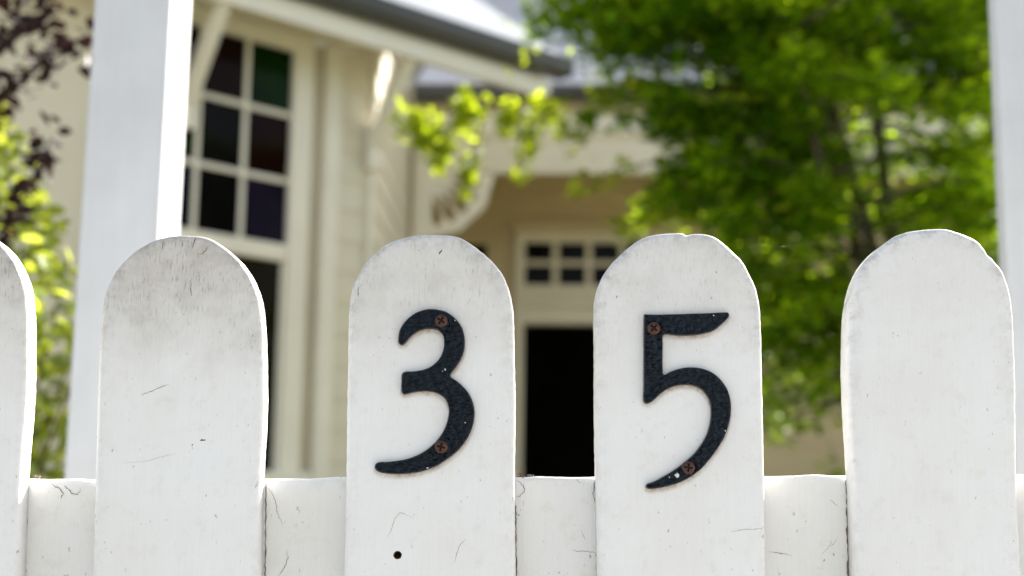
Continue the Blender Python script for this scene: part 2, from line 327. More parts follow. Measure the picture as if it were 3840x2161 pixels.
# traced outlines on the fence plane, millimetres (x, z)
TR = {
    'p1': [(-229.6,968.1),(-231,1011.5),(-232.9,1065.4),(-233.5,1089),(-233.6,1106.1),(-233.1,1117.7),(-232.4,1126),(-230.2,1132.2),(-227.2,1138.9),(-221.8,1145.9),(-216,1151.5),(-208.7,1156.2),(-202.1,1159),(-195.3,1160.4),(-187.8,1160.9),(-181.6,1160.6),(-173.9,1159.1),(-165.5,1154.3),(-157.3,1147.7),(-152.3,1141.7),(-147.9,1134.1),(-144.4,1125.2),(-142.7,1116.3),(-141.5,1107.4),(-140.7,1097.1),(-139.8,1083.6),(-138.9,1066.7),(-139.2,1012.7),(-137.6,969.4)],
    'p3': [(-90.7,970),(-91,1013.4),(-92.1,1067.4),(-92.3,1085.5),(-92.7,1107.5),(-92.4,1125.3),(-91.1,1132),(-89.1,1137.6),(-84.9,1144.8),(-79.2,1151.6),(-74.2,1156.1),(-67.7,1159.6),(-60.3,1161.8),(-53,1163),(-47.1,1163.3),(-39.7,1163.1),(-33.8,1162.7),(-29.3,1161.3),(-24.8,1158.7),(-18.1,1153.9),(-11.4,1148),(-6.5,1142.1),(-3.1,1135.8),(-0.8,1129.2),(0.8,1120.7),(1.5,1112.5),(2,1094.2),(2.6,1079.6),(2.9,1068.7),(3.2,1014.7),(4.2,971.3)],
    'p5': [(49.6,971.9),(48.8,1015.3),(47.7,1069.3),(47.6,1094.8),(47.3,1116.9),(47.6,1126.5),(48.6,1132.1),(51,1138.8),(54.1,1144.1),(60.2,1151.3),(66.8,1157.4),(74.9,1163),(82.3,1165.1),(89.7,1166),(94.1,1166.3),(98.2,1166.1),(99.3,1165.2),(100.8,1165),(103,1165.9),(108.9,1165.9),(113.3,1165.2),(117,1163.8),(121.4,1160.4),(125.8,1156.3),(132.4,1149.7),(135.9,1142.6),(138.8,1136.7),(140.6,1130),(141.6,1124.1),(142,1116.7),(142.3,1103.5),(142.3,1085.1),(142.4,1070.6),(142.6,1016.6),(142.6,973.2)],
    'p4': [(191.8,973.9),(191.6,1017.3),(189.8,1086.3),(190.5,1105.2),(191.2,1117.8),(192.6,1127.4),(194.2,1134.1),(196.4,1140.2),(199.3,1146.3),(202.8,1151.5),(207.7,1156.7),(213.2,1161.3),(219,1165.5),(225.1,1168.1),(232.1,1169.7),(238.5,1170.5),(244.8,1170.9),(249.9,1170.7),(254.9,1169.3),(259.9,1167.5),(264.9,1165.3),(268.6,1162.4),(271.6,1158.6),(272.9,1156),(275.2,1153.8),(278.2,1150.3),(281.2,1145.9),(283.4,1139.5),(284.7,1133.2),(285.6,1125.5),(285.9,1116),(285.8,1100.2),(285.7,1087.7),(283.7,1018.6),(284.2,975.1)],
    'three': [(-63.6,1099.61),(-63.83,1101.65),(-63.49,1105.68),(-62.34,1108.82),(-60.37,1111.81),(-57.35,1114.9),(-53.85,1117.28),(-49.89,1118.77),(-45.73,1119.37),(-41.46,1118.98),(-37.88,1118.13),(-34.74,1116.38),(-31.76,1114),(-29.3,1111.08),(-27.46,1107.53),(-26.49,1103.52),(-26.24,1099.51),(-26.77,1095.05),(-28.03,1091.47),(-29.74,1088.34),(-31.88,1085.21),(-33.43,1083.24),(-34.11,1081.9),(-33.37,1080.5),(-30.87,1079.03),(-27.74,1076.42),(-24.59,1073.2),(-22.33,1069.71),(-20.75,1065.51),(-20.06,1061.12),(-20.32,1056.3),(-21.38,1051.91),(-23.23,1047.52),(-25.78,1043.56),(-28.77,1039.86),(-32.63,1036.5),(-36.51,1033.67),(-40.81,1031.01),(-45.57,1028.95),(-50.76,1027.41),(-56.85,1026.54),(-62.94,1026.28),(-68.18,1026.47),(-72.12,1027.11),(-74.16,1028.12),(-74.99,1029.84),(-74.69,1031.41),(-73.41,1032.46),(-68.36,1032.88),(-62.27,1033.66),(-57.06,1034.77),(-51.86,1036.67),(-47.55,1039.08),(-43.69,1042.09),(-40.53,1045.53),(-37.72,1049.5),(-35.8,1053.89),(-34.67,1058.29),(-34.4,1062.24),(-35.18,1065.74),(-36.82,1068.62),(-39.5,1070.7),(-42.61,1072.07),(-46.59,1072.63),(-50.99,1072.48),(-55.37,1071.8),(-58.43,1070.88),(-59.74,1070.68),(-61.09,1071.81),(-61.41,1073.74),(-61.35,1078.16),(-61.19,1082.14),(-60.51,1083.04),(-59.37,1083.49),(-54.79,1083.74),(-49.52,1084.7),(-45.15,1086.53),(-41.68,1089.51),(-39.29,1093.09),(-38.14,1097.11),(-37.95,1100.68),(-38.46,1103.8),(-39.84,1106.01),(-42.09,1107.59),(-45.21,1108.17),(-49.19,1107.85),(-52.7,1106.54),(-55.32,1104.9),(-57.91,1102.36),(-60.06,1099.66),(-61.36,1098.57),(-62.69,1098.73)],
    'five': [(75.16,1118.02),(81.74,1117.94),(88.85,1118.21),(95.96,1118.49),(103.07,1118.86),(110.18,1119.14),(117.29,1119.6),(121.29,1119.75),(122.8,1119.59),(123.41,1118.52),(123.04,1117.26),(121.24,1114.99),(118.82,1112.72),(116.14,1110.44),(113.2,1108.79),(109.2,1107.66),(104.76,1106.79),(99.43,1106.36),(92.34,1106.35),(86.32,1106.54),(85.78,1105.99),(85.59,1100.63),(85.47,1093.51),(85.54,1086.41),(85.62,1084.2),(86.5,1083.77),(88.71,1084.95),(92.25,1086.51),(96.67,1087.72),(101.09,1088.23),(105.5,1088.02),(109.47,1087.1),(113.43,1085.38),(116.75,1082.86),(119.54,1079.63),(121.88,1075.87),(123.24,1071.48),(123.81,1067.08),(123.58,1062.25),(122.64,1056.98),(121.28,1052.58),(119.21,1048.01),(116.72,1043.97),(113.88,1039.84),(110.79,1035.89),(107.26,1031.93),(103.31,1028.59),(98.93,1025.76),(93.68,1023.35),(88.45,1021.73),(83.22,1020.53),(78.86,1020.04),(76.68,1020.27),(75.9,1021.38),(76.6,1022.6),(79.74,1023.77),(84.11,1025.99),(89.35,1029.09),(94.61,1032.63),(98.99,1036.16),(103.39,1040.3),(106.93,1044.97),(109.77,1049.8),(111.57,1055.07),(112.49,1060.34),(112.62,1064.73),(111.96,1069.12),(110.49,1072.18),(108.05,1075.23),(104.98,1077.22),(101.02,1078.22),(96.61,1078.25),(92.2,1077.48),(87.79,1075.57),(84.26,1072.96),(81.61,1070.45),(78.97,1068.22),(77.03,1067.49),(75.45,1067.64),(74.83,1068.6),(74.84,1075.65),(74.85,1084.49),(74.86,1093.36),(74.88,1102.27),(74.98,1111.21)],
    's3': [(-39.8,1112.5),(-38.3,1041.5)],
    's5': [(80.4,1109.9),(99.4,1032)],
    'hole': [(-61.2,981.8)],
    'spot5': [(93.3,1027.7)],
    'chip3': [(-36.9,1084.9),(-32,1112.8),(-25.1,1055.2),(-45.6,1029.8)],
    'a1': [(-260.2,1018.7),(-257.7,1017),(-254.9,1015.7),(-253,1013.7),(-253.6,1011.6),(-254.5,1010.2)],
    'a2': [(-252.6,1017.8),(-250.7,1016.1),(-248.1,1013.4),(-245,1012.8),(-242.7,1015.2)],
    'a3': [(-275.6,1015.1),(-273.6,1006.2),(-271.9,996.7),(-274,992.6)],
    'b1': [(-137.3,1018.4),(-134.8,1015.3),(-132.5,1010.9),(-131.4,1004.8),(-129.3,1000.7),(-127.5,997.3)],
    'b2': [(-124.9,983.8),(-124.2,979.1),(-125.5,974.3),(-127.2,971.6),(-129.4,968.9)],
    'c1': [(4,1024.5),(7,1022.3),(8.8,1019.8),(8,1017.2),(5.8,1015.2),(4,1014.9)],
    'c2': [(38.5,1026.6),(38.9,1024.4),(40.1,1023.3),(40.9,1023.1)],
    'c3': [(36.1,985.4),(39.7,985.1),(44.2,985),(47.1,984.6),(49.7,984.3)],
    'c4': [(40.6,997.8),(42.2,994),(43.5,991.2)],
    'c5': [(47.9,1025.5),(48.5,1021),(47.6,1017.1),(48.6,1013.3),(49.5,1010.1)],
    'd1': [(146.4,986.2),(151.2,985.7),(156,985.3),(160.2,984.2)],
    'd2': [(182.2,1015.9),(184.2,1013.9),(186.6,1012)],
    'd3': [(185.8,994.9),(184.4,991.8),(181.2,990),(178.8,987.3),(176.7,984.9)],
    'j0': [(-275.7,1016.5),(-274.7,997.4),(-274.1,980.4),(-273.6,966.9)],
    'j1': [(-138.1,1020.4),(-137.4,999.2),(-136.9,982.3),(-136.6,968.8)],
    'j2': [(3.7,1010.1),(4,1001.1),(4.3,988.4),(4.7,970.7)],
    'j3': [(49.4,1025.5),(49.7,1008.1),(49.9,989),(49.9,971.3)],
    'j4': [(191.8,1027),(191.7,1010.6),(191.8,990.2),(191.6,973.3)],
    'deb': [(-271.1,1022.9),(6.5,1027),(11.5,1027.3),(6.1,1006.1)],
    'e1': [(123.1,996.8),(128.6,998.1),(134.6,998.8),(140,999),(142.1,1000.7)],
    'm1': [(-173.5,1043.5),(-170.4,1043.8)],
    'm2': [(-177.8,1040.4),(-177.3,1041.5)],
    'm3': [(-215.9,1030.3),(-203.1,1031.5),(-193.8,1034.3),(-186.4,1036.2)],
    'k1': [(-207.9,1068.4),(-202.6,1070.5),(-197.4,1073),(-192.4,1074.7)],
    'n1': [(-67.2,991.1),(-64.8,995.8),(-63.1,1002.1),(-60.6,1005.1),(-56.8,1003.7),(-53,1002.2)],
    'n2': [(-29.7,977.7),(-28.6,983.3),(-27.4,987),(-23.7,991.1)],
    'thread': [(140.2,1160.5),(155.5,1159.5),(171,1161.2),(193.9,1162.7)],
}

# ------------------------------------------------------------------ ground
def sheet(name, mat, x, y, z):
    return tag(pyd(name, [(x[0], y[0], z), (x[1], y[0], z), (x[1], y[1], z), (x[0], y[1], z)], [(0, 1, 2, 3)], mat), kind='structure')
tag(sheet('ground', M['ground'], (-900, 900), (-900, 900), 0.0), 'dry open ground around the house and street')
tag(sheet('lawn', M['lawn'], (-7, 9), (0.35, 6.9), 0.004), 'unseen front lawn behind the picket fence, coloured warm for bounce light')
tag(sheet('path', M['path'], (-0.35, 0.95), (0.02, 7.2), 0.008), 'unseen path from fence to verandah, coloured warm for bounce light')
tag(sheet('pavement', M['pave'], (-30, 30), (-1.9, -0.1), 0.004), 'pale concrete pavement in front of the fence')

tag(sheet('added_road', M['asphalt'], (-200, 200), (-10.5, -3.6), 0.004), 'unseen dark asphalt street, added to darken reflections')  # unseen street added so the numerals reflect something dark

# ------------------------------------------------------------------ house (local frame: x right, y back, door wall at y = 0)
house = empty('house', (0.1, 8.4, 0.0), R(-2.0))
tag(house, 'cream weatherboard house with bay window hood and shaded verandah door', 'house')
CX, CY = -0.661, -2.713          # outer corner of the canted bay wall
q = math.sqrt(0.5)
def fp(t, o, z):                 # point on the canted wall: t along it (corner at -0.85), o outwards
    return (CX + (t + 0.85) * q + o * q, CY + (t + 0.85) * q - o * q, z)
def fpts(t, o, z):
    return [fp(t[0], o[1], z[0]), fp(t[1], o[1], z[0]), fp(t[1], o[0], z[0]), fp(t[0], o[0], z[0]),
            fp(t[0], o[1], z[1]), fp(t[1], o[1], z[1]), fp(t[1], o[0], z[1]), fp(t[0], o[0], z[1])]
def fbox(name, mat, parent, t, o, z, bev=0.004): return hexobj(name, mat, parent, fpts(t, o, z), bev)

PITCHB = 0.145
def boards(parent, mat, a, b, n, z0, z1, lap=0.011):
    """lapped weatherboards from a to b (2D local points), facing n, each an object of its own"""
    dx, dy = b[0] - a[0], b[1] - a[1]
    L = math.hypot(dx, dy); ang = math.atan2(dy, dx)
    z = z0; cache = {}
    while z < z1 - 0.02:
        h = min(PITCHB, z1 - z)
        key = round(h, 3)
        if key not in cache:
            v = [(0, 0, 0), (L, 0, 0), (L, -lap, 0), (0, -lap, 0), (0, 0, h), (L, 0, h), (L, -0.003, h), (0, -0.003, h)]
            me = bpy.data.meshes.new('weatherboard')
            me.from_pydata(v, [], [(3, 2, 1, 0), (4, 5, 6, 7), (3, 7, 6, 2), (0, 1, 5, 4), (1, 2, 6, 5), (0, 4, 7, 3)])
            me.materials.append(mat); cache[key] = me
        o = bpy.data.objects.new('weatherboard', cache[key]); col.objects.link(o)
        o.parent = parent; o.location = (a[0], a[1], z); o.rotation_euler = (0, 0, ang)
        z += PITCHB

# --- walls
FL = 0.25
# door wall as separate panels round the openings
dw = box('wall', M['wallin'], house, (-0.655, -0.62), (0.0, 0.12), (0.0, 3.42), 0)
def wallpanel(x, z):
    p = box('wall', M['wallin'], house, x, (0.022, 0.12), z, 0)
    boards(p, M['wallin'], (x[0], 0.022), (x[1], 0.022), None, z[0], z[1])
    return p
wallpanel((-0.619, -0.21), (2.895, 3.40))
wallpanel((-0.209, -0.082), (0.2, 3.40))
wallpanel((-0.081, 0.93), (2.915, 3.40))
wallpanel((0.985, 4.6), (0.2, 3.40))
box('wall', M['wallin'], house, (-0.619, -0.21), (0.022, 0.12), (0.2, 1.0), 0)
box('wall', M['cream'], house, (4.601, 4.70), (0.0, 5.0), (0.0, 3.4), 0)
# side wall of the wing
sw = box('wall', M['cream'], house, (-0.78, -0.690), (CY + 0.05, -0.001), (0.0, 3.6), 0)
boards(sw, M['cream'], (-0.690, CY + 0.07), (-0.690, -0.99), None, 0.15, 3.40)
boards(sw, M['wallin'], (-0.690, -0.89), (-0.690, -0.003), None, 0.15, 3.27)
# canted wall: pieces round the window
def cantwall(t, z, rec=0.0, bd=True):
    p = fbox('wall', M['cream'], house, t, (-0.14, -0.03 - rec), z, 0)
    if bd:
        a = fp(t[0], -0.03 - rec, 0); b = fp(t[1], -0.03 - rec, 0)
        boards(p, M['cream'], a[:2], b[:2], None, z[0], z[1])
    return p
cantwall((-1.12, -0.872), (0.1, 3.185))
cantwall((-1.214, -1.121), (0.1, 3.185), 0.035, False)
cantwall((-4.2, -2.23), (0.1, 3.185), 0.0, False)
cantwall((-2.229, -1.215), (0.1, 1.02))
fbox('corner_board', M['trim'], house, (-0.871, -0.845), (-0.10, 0.002), (0.05, 3.186), 0.004)
fbox('corner_board', M['trim'], house, (-1.135, -1.05), (-0.028, 0.004), (0.05, 3.186), 0.004)
box('wall', M['cream'], house, (-7.0, CX - 3.35 * q - 0.02), (CY - 3.35 * q, CY - 3.35 * q + 0.1), (0.0, 3.4), 0)

# --- bay window
win = empty('window', (0, 0, 0), 0, house)
fbox('frame', M['trim'], win, (-1.318, -1.213), (-0.06, 0.006), (1.02, 3.186), 0.006)
fbox('frame', M['trim'], win, (-2.230, -2.020), (-0.06, 0.006), (1.02, 3.186), 0.006)
fbox('frame', M['trim'], win, (-2.019, -1.319), (-0.06, 0.004), (3.100, 3.184), 0.006)
fbox('meeting_rail', M['trim'], win, (-2.019, -1.319), (-0.075, 0.000), (2.128, 2.205), 0.006)
fbox('sill', M['trim'], win, (-2.25, -1.19), (-0.10, 0.07), (1.135, 1.205), 0.008)
fbox('apron', M['trim'], win, (-2.019, -1.319), (-0.08, -0.01), (1.02, 1.134), 0.004)
fbox('sash_stile', M['trim'], win, (-1.336, -1.319), (-0.065, -0.012), (1.206, 2.127), 0.004)
fbox('sash_stile', M['trim'], win, (-2.019, -1.995), (-0.065, -0.012), (1.206, 2.127), 0.004)
fbox('pane', GL['clear'], win, (-1.994, -1.337), (-0.030, -0.024), (1.207, 2.126), 0)
ts = [-2.019, -1.785, -1.553, -1.319]; zs = [2.206, 2.495, 2.800, 3.099]
for tc_ in ts[1:3]: fbox('glazing_bar', M['trim'], win, (tc_ - 0.0115, tc_ + 0.0115), (-0.040, -0.012), (2.206, 3.099), 0.005)
for zc in zs[1:3]:
    for i in range(3):
        a = ts[i] + (0.012 if i else 0); b = ts[i + 1] - (0.012 if i < 2 else 0)
        fbox('glazing_bar', M['trim'], win, (a, b), (-0.040, -0.013), (zc - 0.0125, zc + 0.0125), 0.005)
cols = [['blue', 'green', 'red'], ['brown', 'black', 'brown'], ['violet', 'red', 'green']]   # column, then row upwards
cols = [['blue', 'green', 'brown'], ['black', 'black', 'brown'], ['violet', 'red', 'green']]
for i in range(3):
    for j in range(3):
        a = ts[i] + (0.010 if i else 0.001); b = ts[i + 1] - (0.010 if i < 2 else 0.001)
        c0 = zs[j] + (0.011 if j else 0.001); c1 = zs[j + 1] - (0.011 if j < 2 else 0.001)
        fbox('pane', GL[cols[i][j]], win, (a, b), (-0.028, -0.022), (c0, c1), 0)
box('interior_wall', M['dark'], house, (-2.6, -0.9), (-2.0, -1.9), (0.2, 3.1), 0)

# --- window hood
hood = empty('window_hood', (0, 0, 0), 0, house)
fbox('fascia', M['trim'], hood, (-4.0, 0.0), (0.268, 0.310), (3.100, 3.190), 0.006)
fbox('fascia', M['cream'], hood, (-4.0, -0.012), (0.250, 0.285), (3.191, 3.250), 0.003)
fbox('soffit', M['cream'], hood, (-4.0, -0.846), (-0.02, 0.249), (3.192, 3.210), 0)
def strut(t, o_top=0.262, z_top=3.120, z_bot=2.745):
    bm = bmesh.new()
    w = 0.028
    def P(o, z, s): return fp(t + s * w, o, z)
    # raking timber with square ends plus a wall piece
    a = (0.012, z_bot); b = (o_top, z_top); L = math.hypot(b[0] - a[0], b[1] - a[1])
    nx, nz = (b[1] - a[1]) / L * 0.030, -(b[0] - a[0]) / L * 0.030
    pts = [(a[0] + nx, a[1] + nz), (a[0] - nx, a[1] - nz), (b[0] - nx, b[1] - nz), (b[0] + nx, b[1] + nz)]
    P8 = [P(*pts[0], -1), P(*pts[0], 1), P(*pts[1], 1), P(*pts[1], -1), P(*pts[3], -1), P(*pts[3], 1), P(*pts[2], 1), P(*pts[2], -1)]
    hexa(bm, P8, 0.004)
    o = from_bm('strut', bm, M['trim'], hood)
    fbox('strut_pad', M['trim'], hood, (t - 0.035, t + 0.035), (0.004, 0.030), (z_bot - 0.12, z_bot + 0.10), 0.005)
strut(-0.868); strut(-1.86)

def gutter(name, parent, f, length, mat, w=0.105, h=0.085, n=7):
    """quad-profile gutter: f(s, o, z) maps along, outwards, up"""
    prof = [(0, 0), (w * 0.62, 0), (w * 0.80, 0.006), (w * 0.93, 0.022), (w, 0.045), (w, h - 0.012), (w + 0.008, h - 0.010), (w + 0.008, h), (w - 0.006, h), (w - 0.006, 0.05), (w * 0.6, 0.008), (0.005, 0.008), (0.005, h), (0, h)]
    v = []; fcs = []
    k = len(prof)
    for s in length:
        v += [f(s, o, z) for o, z in prof]
    for i in range(k): fcs.append((i, (i + 1) % k, k + (i + 1) % k, k + i))
    fcs += [tuple(range(k - 1, -1, -1)), tuple(range(k, 2 * k))]
    g_ = pyd(name, v, fcs, mat, parent)
    return g_
gutter('gutter', hood, lambda s, o, z: fp(s, 0.288 + o, 3.215 + z), (-4.0, 0.07), M['gutter'])
for s in (0.071, ):
    fbox('gutter_end', M['gutter'], hood, (s, s + 0.004), (0.288, 0.398), (3.213, 3.302), 0)

def corrugated(name, f, s0, s1, r0, r1, mat, parent, pitch=0.076, amp=0.009, rows=2):
    ns = int((s1 - s0) / pitch * 8)
    v = []; fc = []
    for j in range(rows):
        r = r0 + (r1 - r0) * j / (rows - 1)
        for i in range(ns + 1):
            s = s0 + (s1 - s0) * i / ns
            v.append(f(s, r, amp * math.cos(2 * math.pi * s / pitch)))
    for j in range(rows - 1):
        for i in range(ns):
            a = j * (ns + 1) + i
            fc.append((a, a + 1, a + ns + 2, a + ns + 1))
    return pyd(name, v, fc, mat, parent, True)
HP = R(36)
def hoodpt(s, r, a): return fp(s, 0.375 - r * math.cos(HP) + a * math.sin(HP), 3.302 + r * math.sin(HP) + a * math.cos(HP))
corrugated('roof_sheet', hoodpt, -4.2, 0.03, 0, 1.55, M['roof'], hood)
hexobj('verge_board', M['trim'], hood, [hoodpt(0.0, 0.08, -0.10), hoodpt(0.025, 0.08, -0.10), hoodpt(0.025, 1.5, -0.10), hoodpt(0.0, 1.5, -0.10),
                                   hoodpt(0.0, 0.08, -0.012), hoodpt(0.025, 0.08, -0.012), hoodpt(0.025, 1.5, -0.012), hoodpt(0.0, 1.5, -0.012)], 0)
# wing main roof, mostly hidden behind the hood
wr = [(CX, CY + 0.1, 3.42), (CX, 1.0, 3.42), (-7.0, 1.0, 3.42), (-7.0, -5.0, 3.42), (CX - 3.35 * q, CY - 3.35 * q, 3.42), (-3.4, -1.9, 5.3), (-3.4, -0.6, 5.3)]
pyd('roof', wr, [(0, 1, 6, 5), (1, 2, 6), (2, 3, 5, 6), (3, 4, 5), (4, 0, 5)], M['roof'], house)

# --- verandah
VY = -0.97
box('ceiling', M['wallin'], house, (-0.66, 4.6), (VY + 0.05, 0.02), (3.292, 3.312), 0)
box('beam', M['trim'], house, (-0.60, 4.6), (VY - 0.045, VY + 0.045), (3.285, 3.415), 0.006)
box('valance', M['cream'], house, (-0.574, 4.6), (VY - 0.018, VY + 0.018), (3.050, 3.2845), 0.003)
box('fascia', M['wallin'], house, (-0.655, 4.7), (VY - 0.075, VY - 0.050), (3.416, 3.535), 0.004)
gutter('gutter', house, lambda s, o, z: (s, VY - 0.076 - o, 3.462 + z), (-0.655, 4.75), M['gutter'])
VP = R(27)
corrugated('roof_sheet', lambda s, r, a: (s, VY - 0.14 + r * math.cos(VP) - a * math.sin(VP), 3.556 + r * math.sin(VP) + a * math.cos(VP)), -0.66, 5.0, 0, 2.1, M['shaderoof'], house)
MP = R(52); RY, RZ = VY - 0.14 + 2.1 * math.cos(VP), 3.556 + 2.1 * math.sin(VP)  # unseen ridge made steep and high to throw shade on the wing wall
corrugated('roof_sheet', lambda s, r, a: (s, RY - 0.02 + r * math.cos(MP) - a * math.sin(MP), RZ - 0.01 + r * math.sin(MP) + a * math.cos(MP)), -2.6, 5.2, 0, 4.2, M['shaderoof'], house)
pyd('roof_back', [(-2.6, RY + 4.2 * math.cos(MP), RZ + 4.2 * math.sin(MP)), (5.2, RY + 4.2 * math.cos(MP), RZ + 4.2 * math.sin(MP)), (5.2, RY + 8.4 * math.cos(MP), 3.4), (-2.6, RY + 8.4 * math.cos(MP), 3.4)], [(0, 1, 2, 3)], M['shaderoof'], house)
box('verandah_post', M['trim'], house, (-0.662, -0.575), (VY - 0.045, VY + 0.045), (FL, 3.284), 0.012)
box('verandah_post', M['trim'], house, (3.0, 3.09), (VY - 0.045, VY + 0.045), (FL, 3.284), 0.012)
box('verandah_floor', M['deck'], house, (-0.66, 4.6), (VY - 0.15, 0.0), (0.05, FL - 0.02), 0)
for i in range(9):
    y0 = VY - 0.16 + i * 0.122
    box('deck_plank', M['deck'], house, (-0.66, 4.6), (y0, y0 + 0.116), (FL - 0.019, FL), 0.003)

def fan_bracket():
    r_ = 0.385; cx, cz = -0.575, 3.045; y0, y1 = VY - 0.014, VY + 0.014
    bm = bmesh.new()
    outer = [(cx, cz), (cx, cz - r_)]
    for k in range(25):
        a = -math.pi / 2 + (math.pi / 2) * k / 24
        sc_ = 1.0 + 0.018 * math.cos(k * math.pi * 6 / 24)
        outer.append((cx + r_ * sc_ * math.cos(a) + 0.001, cz + r_ * sc_ * math.sin(a)))
    loops = [outer]
    for k in range(5):
        a = -math.pi / 2 + R(10 + 18 * k)
        loops.append([(cx + 0.012 + (rr * math.cos(a) - w * math.sin(a)), cz - 0.012 + (rr * math.sin(a) + w * math.cos(a)))
                      for rr, w in ((0.11, 0), (0.18, 0.019), (0.25, 0.032), (0.295, 0.025), (0.315, 0), (0.295, -0.025), (0.25, -0.032), (0.18, -0.019))])
    es = []
    for lp in loops:
        vs = [bm.verts.new((x, y0, z)) for x, z in lp]
        es += [bm.edges.new((vs[i], vs[(i + 1) % len(vs)])) for i in range(len(vs))]
    r = bmesh.ops.triangle_fill(bm, use_beauty=True, edges=es)
    fs = [f for f in r['geom'] if isinstance(f, bmesh.types.BMFace)]
    ex = bmesh.ops.extrude_face_region(bm, geom=fs)
    bmesh.ops.translate(bm, verts=[v for v in ex['geom'] if isinstance(v, bmesh.types.BMVert)], vec=(0, y1 - y0, 0))
    return from_bm('fretwork_bracket', bm, M['trim'], house)
fan_bracket()

# --- front door set
door = empty('doorway', (0, 0, 0), 0, house)
for x in ((-0.080, -0.022), (0.926, 0.984)): box('jamb', M['cream'], door, x, (-0.035, 0.10), (FL, 2.90), 0.006)
box('head', M['wallin'], door, (-0.10, 1.00), (-0.040, 0.021), (2.901, 2.965), 0.006)
box('transom', M['cream'], door, (-0.021, 0.925), (-0.020, 0.09), (2.288, 2.395), 0.006)
box('transom', M['cream'], door, (-0.021, 0.925), (-0.045, 0.09), (2.396, 2.470), 0.012)
fl_ = box('fanlight_rail', M['cream'], door, (-0.021, 0.925), (0.0, 0.06), (2.471, 2.548), 0.004)
box('fanlight_rail', M['cream'], door, (-0.021, 0.925), (0.0, 0.06), (2.832, 2.900), 0.004)
xs = [(-0.004, 0.176), (0.216, 0.396), (0.436, 0.616), (0.656, 0.836)]
xs = [(a - 0.012, b - 0.012) for a, b in xs]
edges = [-0.021] + [e for p in xs for e in p] + [0.925]
for i in range(0, len(edges), 2): box('glazing_bar', M['cream'], door, (edges[i], edges[i + 1]), (0.020, 0.055), (2.549, 2.831), 0.003)
for a, b in xs:
    box('glazing_bar', M['cream'], door, (a + 0.001, b - 0.001), (0.022, 0.05), (2.681, 2.713), 0.003)
    box('pane', GL['black'], door, (a + 0.001, b - 0.001), (0.030, 0.036), (2.5495, 2.6805), 0)
    box('pane', GL['black'], door, (a + 0.001, b - 0.001), (0.030, 0.036), (2.7135, 2.8305), 0)
# the hall seen through the open door
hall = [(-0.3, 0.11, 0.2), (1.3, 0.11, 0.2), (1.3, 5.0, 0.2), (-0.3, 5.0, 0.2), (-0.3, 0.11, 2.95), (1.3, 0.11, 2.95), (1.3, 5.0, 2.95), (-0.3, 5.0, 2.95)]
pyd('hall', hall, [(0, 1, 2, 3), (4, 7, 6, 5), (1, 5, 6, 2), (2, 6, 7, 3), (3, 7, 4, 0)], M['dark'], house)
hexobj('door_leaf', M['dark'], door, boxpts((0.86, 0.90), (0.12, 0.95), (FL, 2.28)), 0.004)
# sidelight beside the door
sl = empty('sidelight', (0, 0, 0), 0, house)
box('frame', M['wallin'], sl, (-0.268, -0.211), (-0.015, 0.10), (1.0, 2.894), 0.004)
box('frame', M['wallin'], sl, (-0.619, -0.56), (-0.015, 0.10), (1.0, 2.894), 0.004)
box('frame', M['wallin'], sl, (-0.559, -0.269), (-0.010, 0.10), (2.815, 2.893), 0.004)
box('glazing_bar', M['wallin'], sl, (-0.559, -0.269), (0.0, 0.08), (2.64, 2.69), 0.004)
box('pane', GL['black'], sl, (-0.559, -0.269), (0.040, 0.046), (2.691, 2.814), 0)
box('pane', GL['black'], sl, (-0.559, -0.269), (0.040, 0.046), (1.0, 2.639), 0)

# ------------------------------------------------------------------ arbour posts behind the fence
def arbour_post(x0, x1, label, flip=1):
    e = empty('arbour_post', ((x0 + x1) / 2, 0.85, 0.0))
    h = (x1 - x0) / 2
    if flip > 0:
        box('post', M['post'], e, (-h, h), (-0.05, 0.012), (0, 2.7), 0.003)
        box('stop_board', M['post'], e, (-h - 0.0015, h - 0.004), (0.0155, 0.066), (0, 2.7), 0.002)
    else:
        box('post', M['post'], e, (-h, h), (-0.05, -0.022), (0, 2.7), 0.003)
        box('stop_board', M['post'], e, (-h + 0.035, h), (-0.0215, 0.062), (0, 2.7), 0.002)
    return tag(e, label, 'post', 'tall posts behind the picket fence')
arbour_post(-0.497, -0.406, 'tall pale grey square post left, sunlit right side, beside leafy bush')
arbour_post(0.566, 0.660, 'tall pale grey post at the right edge behind the fence', -1)

# ------------------------------------------------------------------ picket fence
random.seed(5)
def spline(pts, step, corner=48):
    """closed Catmull-Rom through pts, kept sharp where the outline turns by more than `corner` degrees"""
    n = len(pts); P = [Vector(p) for p in pts]
    tan = []
    for i in range(n):
        a, b, c = P[i - 1], P[i], P[(i + 1) % n]
        u, w = (b - a), (c - b)
        ang = math.degrees(abs(u.angle_signed(w))) if u.length > 1e-9 and w.length > 1e-9 else 0
        tan.append(None if ang > corner else (u.normalized() + w.normalized()).normalized())
    out = []
    for i in range(n):
        a, b = P[i], P[(i + 1) % n]; L = (b - a).length
        k = max(1, int(round(L / step)))
        ta = (tan[i] if tan[i] is not None else (b - a).normalized()) * L
        tb = (tan[(i + 1) % n] if tan[(i + 1) % n] is not None else (b - a).normalized()) * L
        for j in range(k):
            s = j / k
            h00 = 2 * s**3 - 3 * s**2 + 1; h10 = s**3 - 2 * s**2 + s; h01 = -2 * s**3 + 3 * s**2; h11 = s**3 - s**2
            out.append(a * h00 + ta * h10 + b * h01 + tb * h11)
    return out

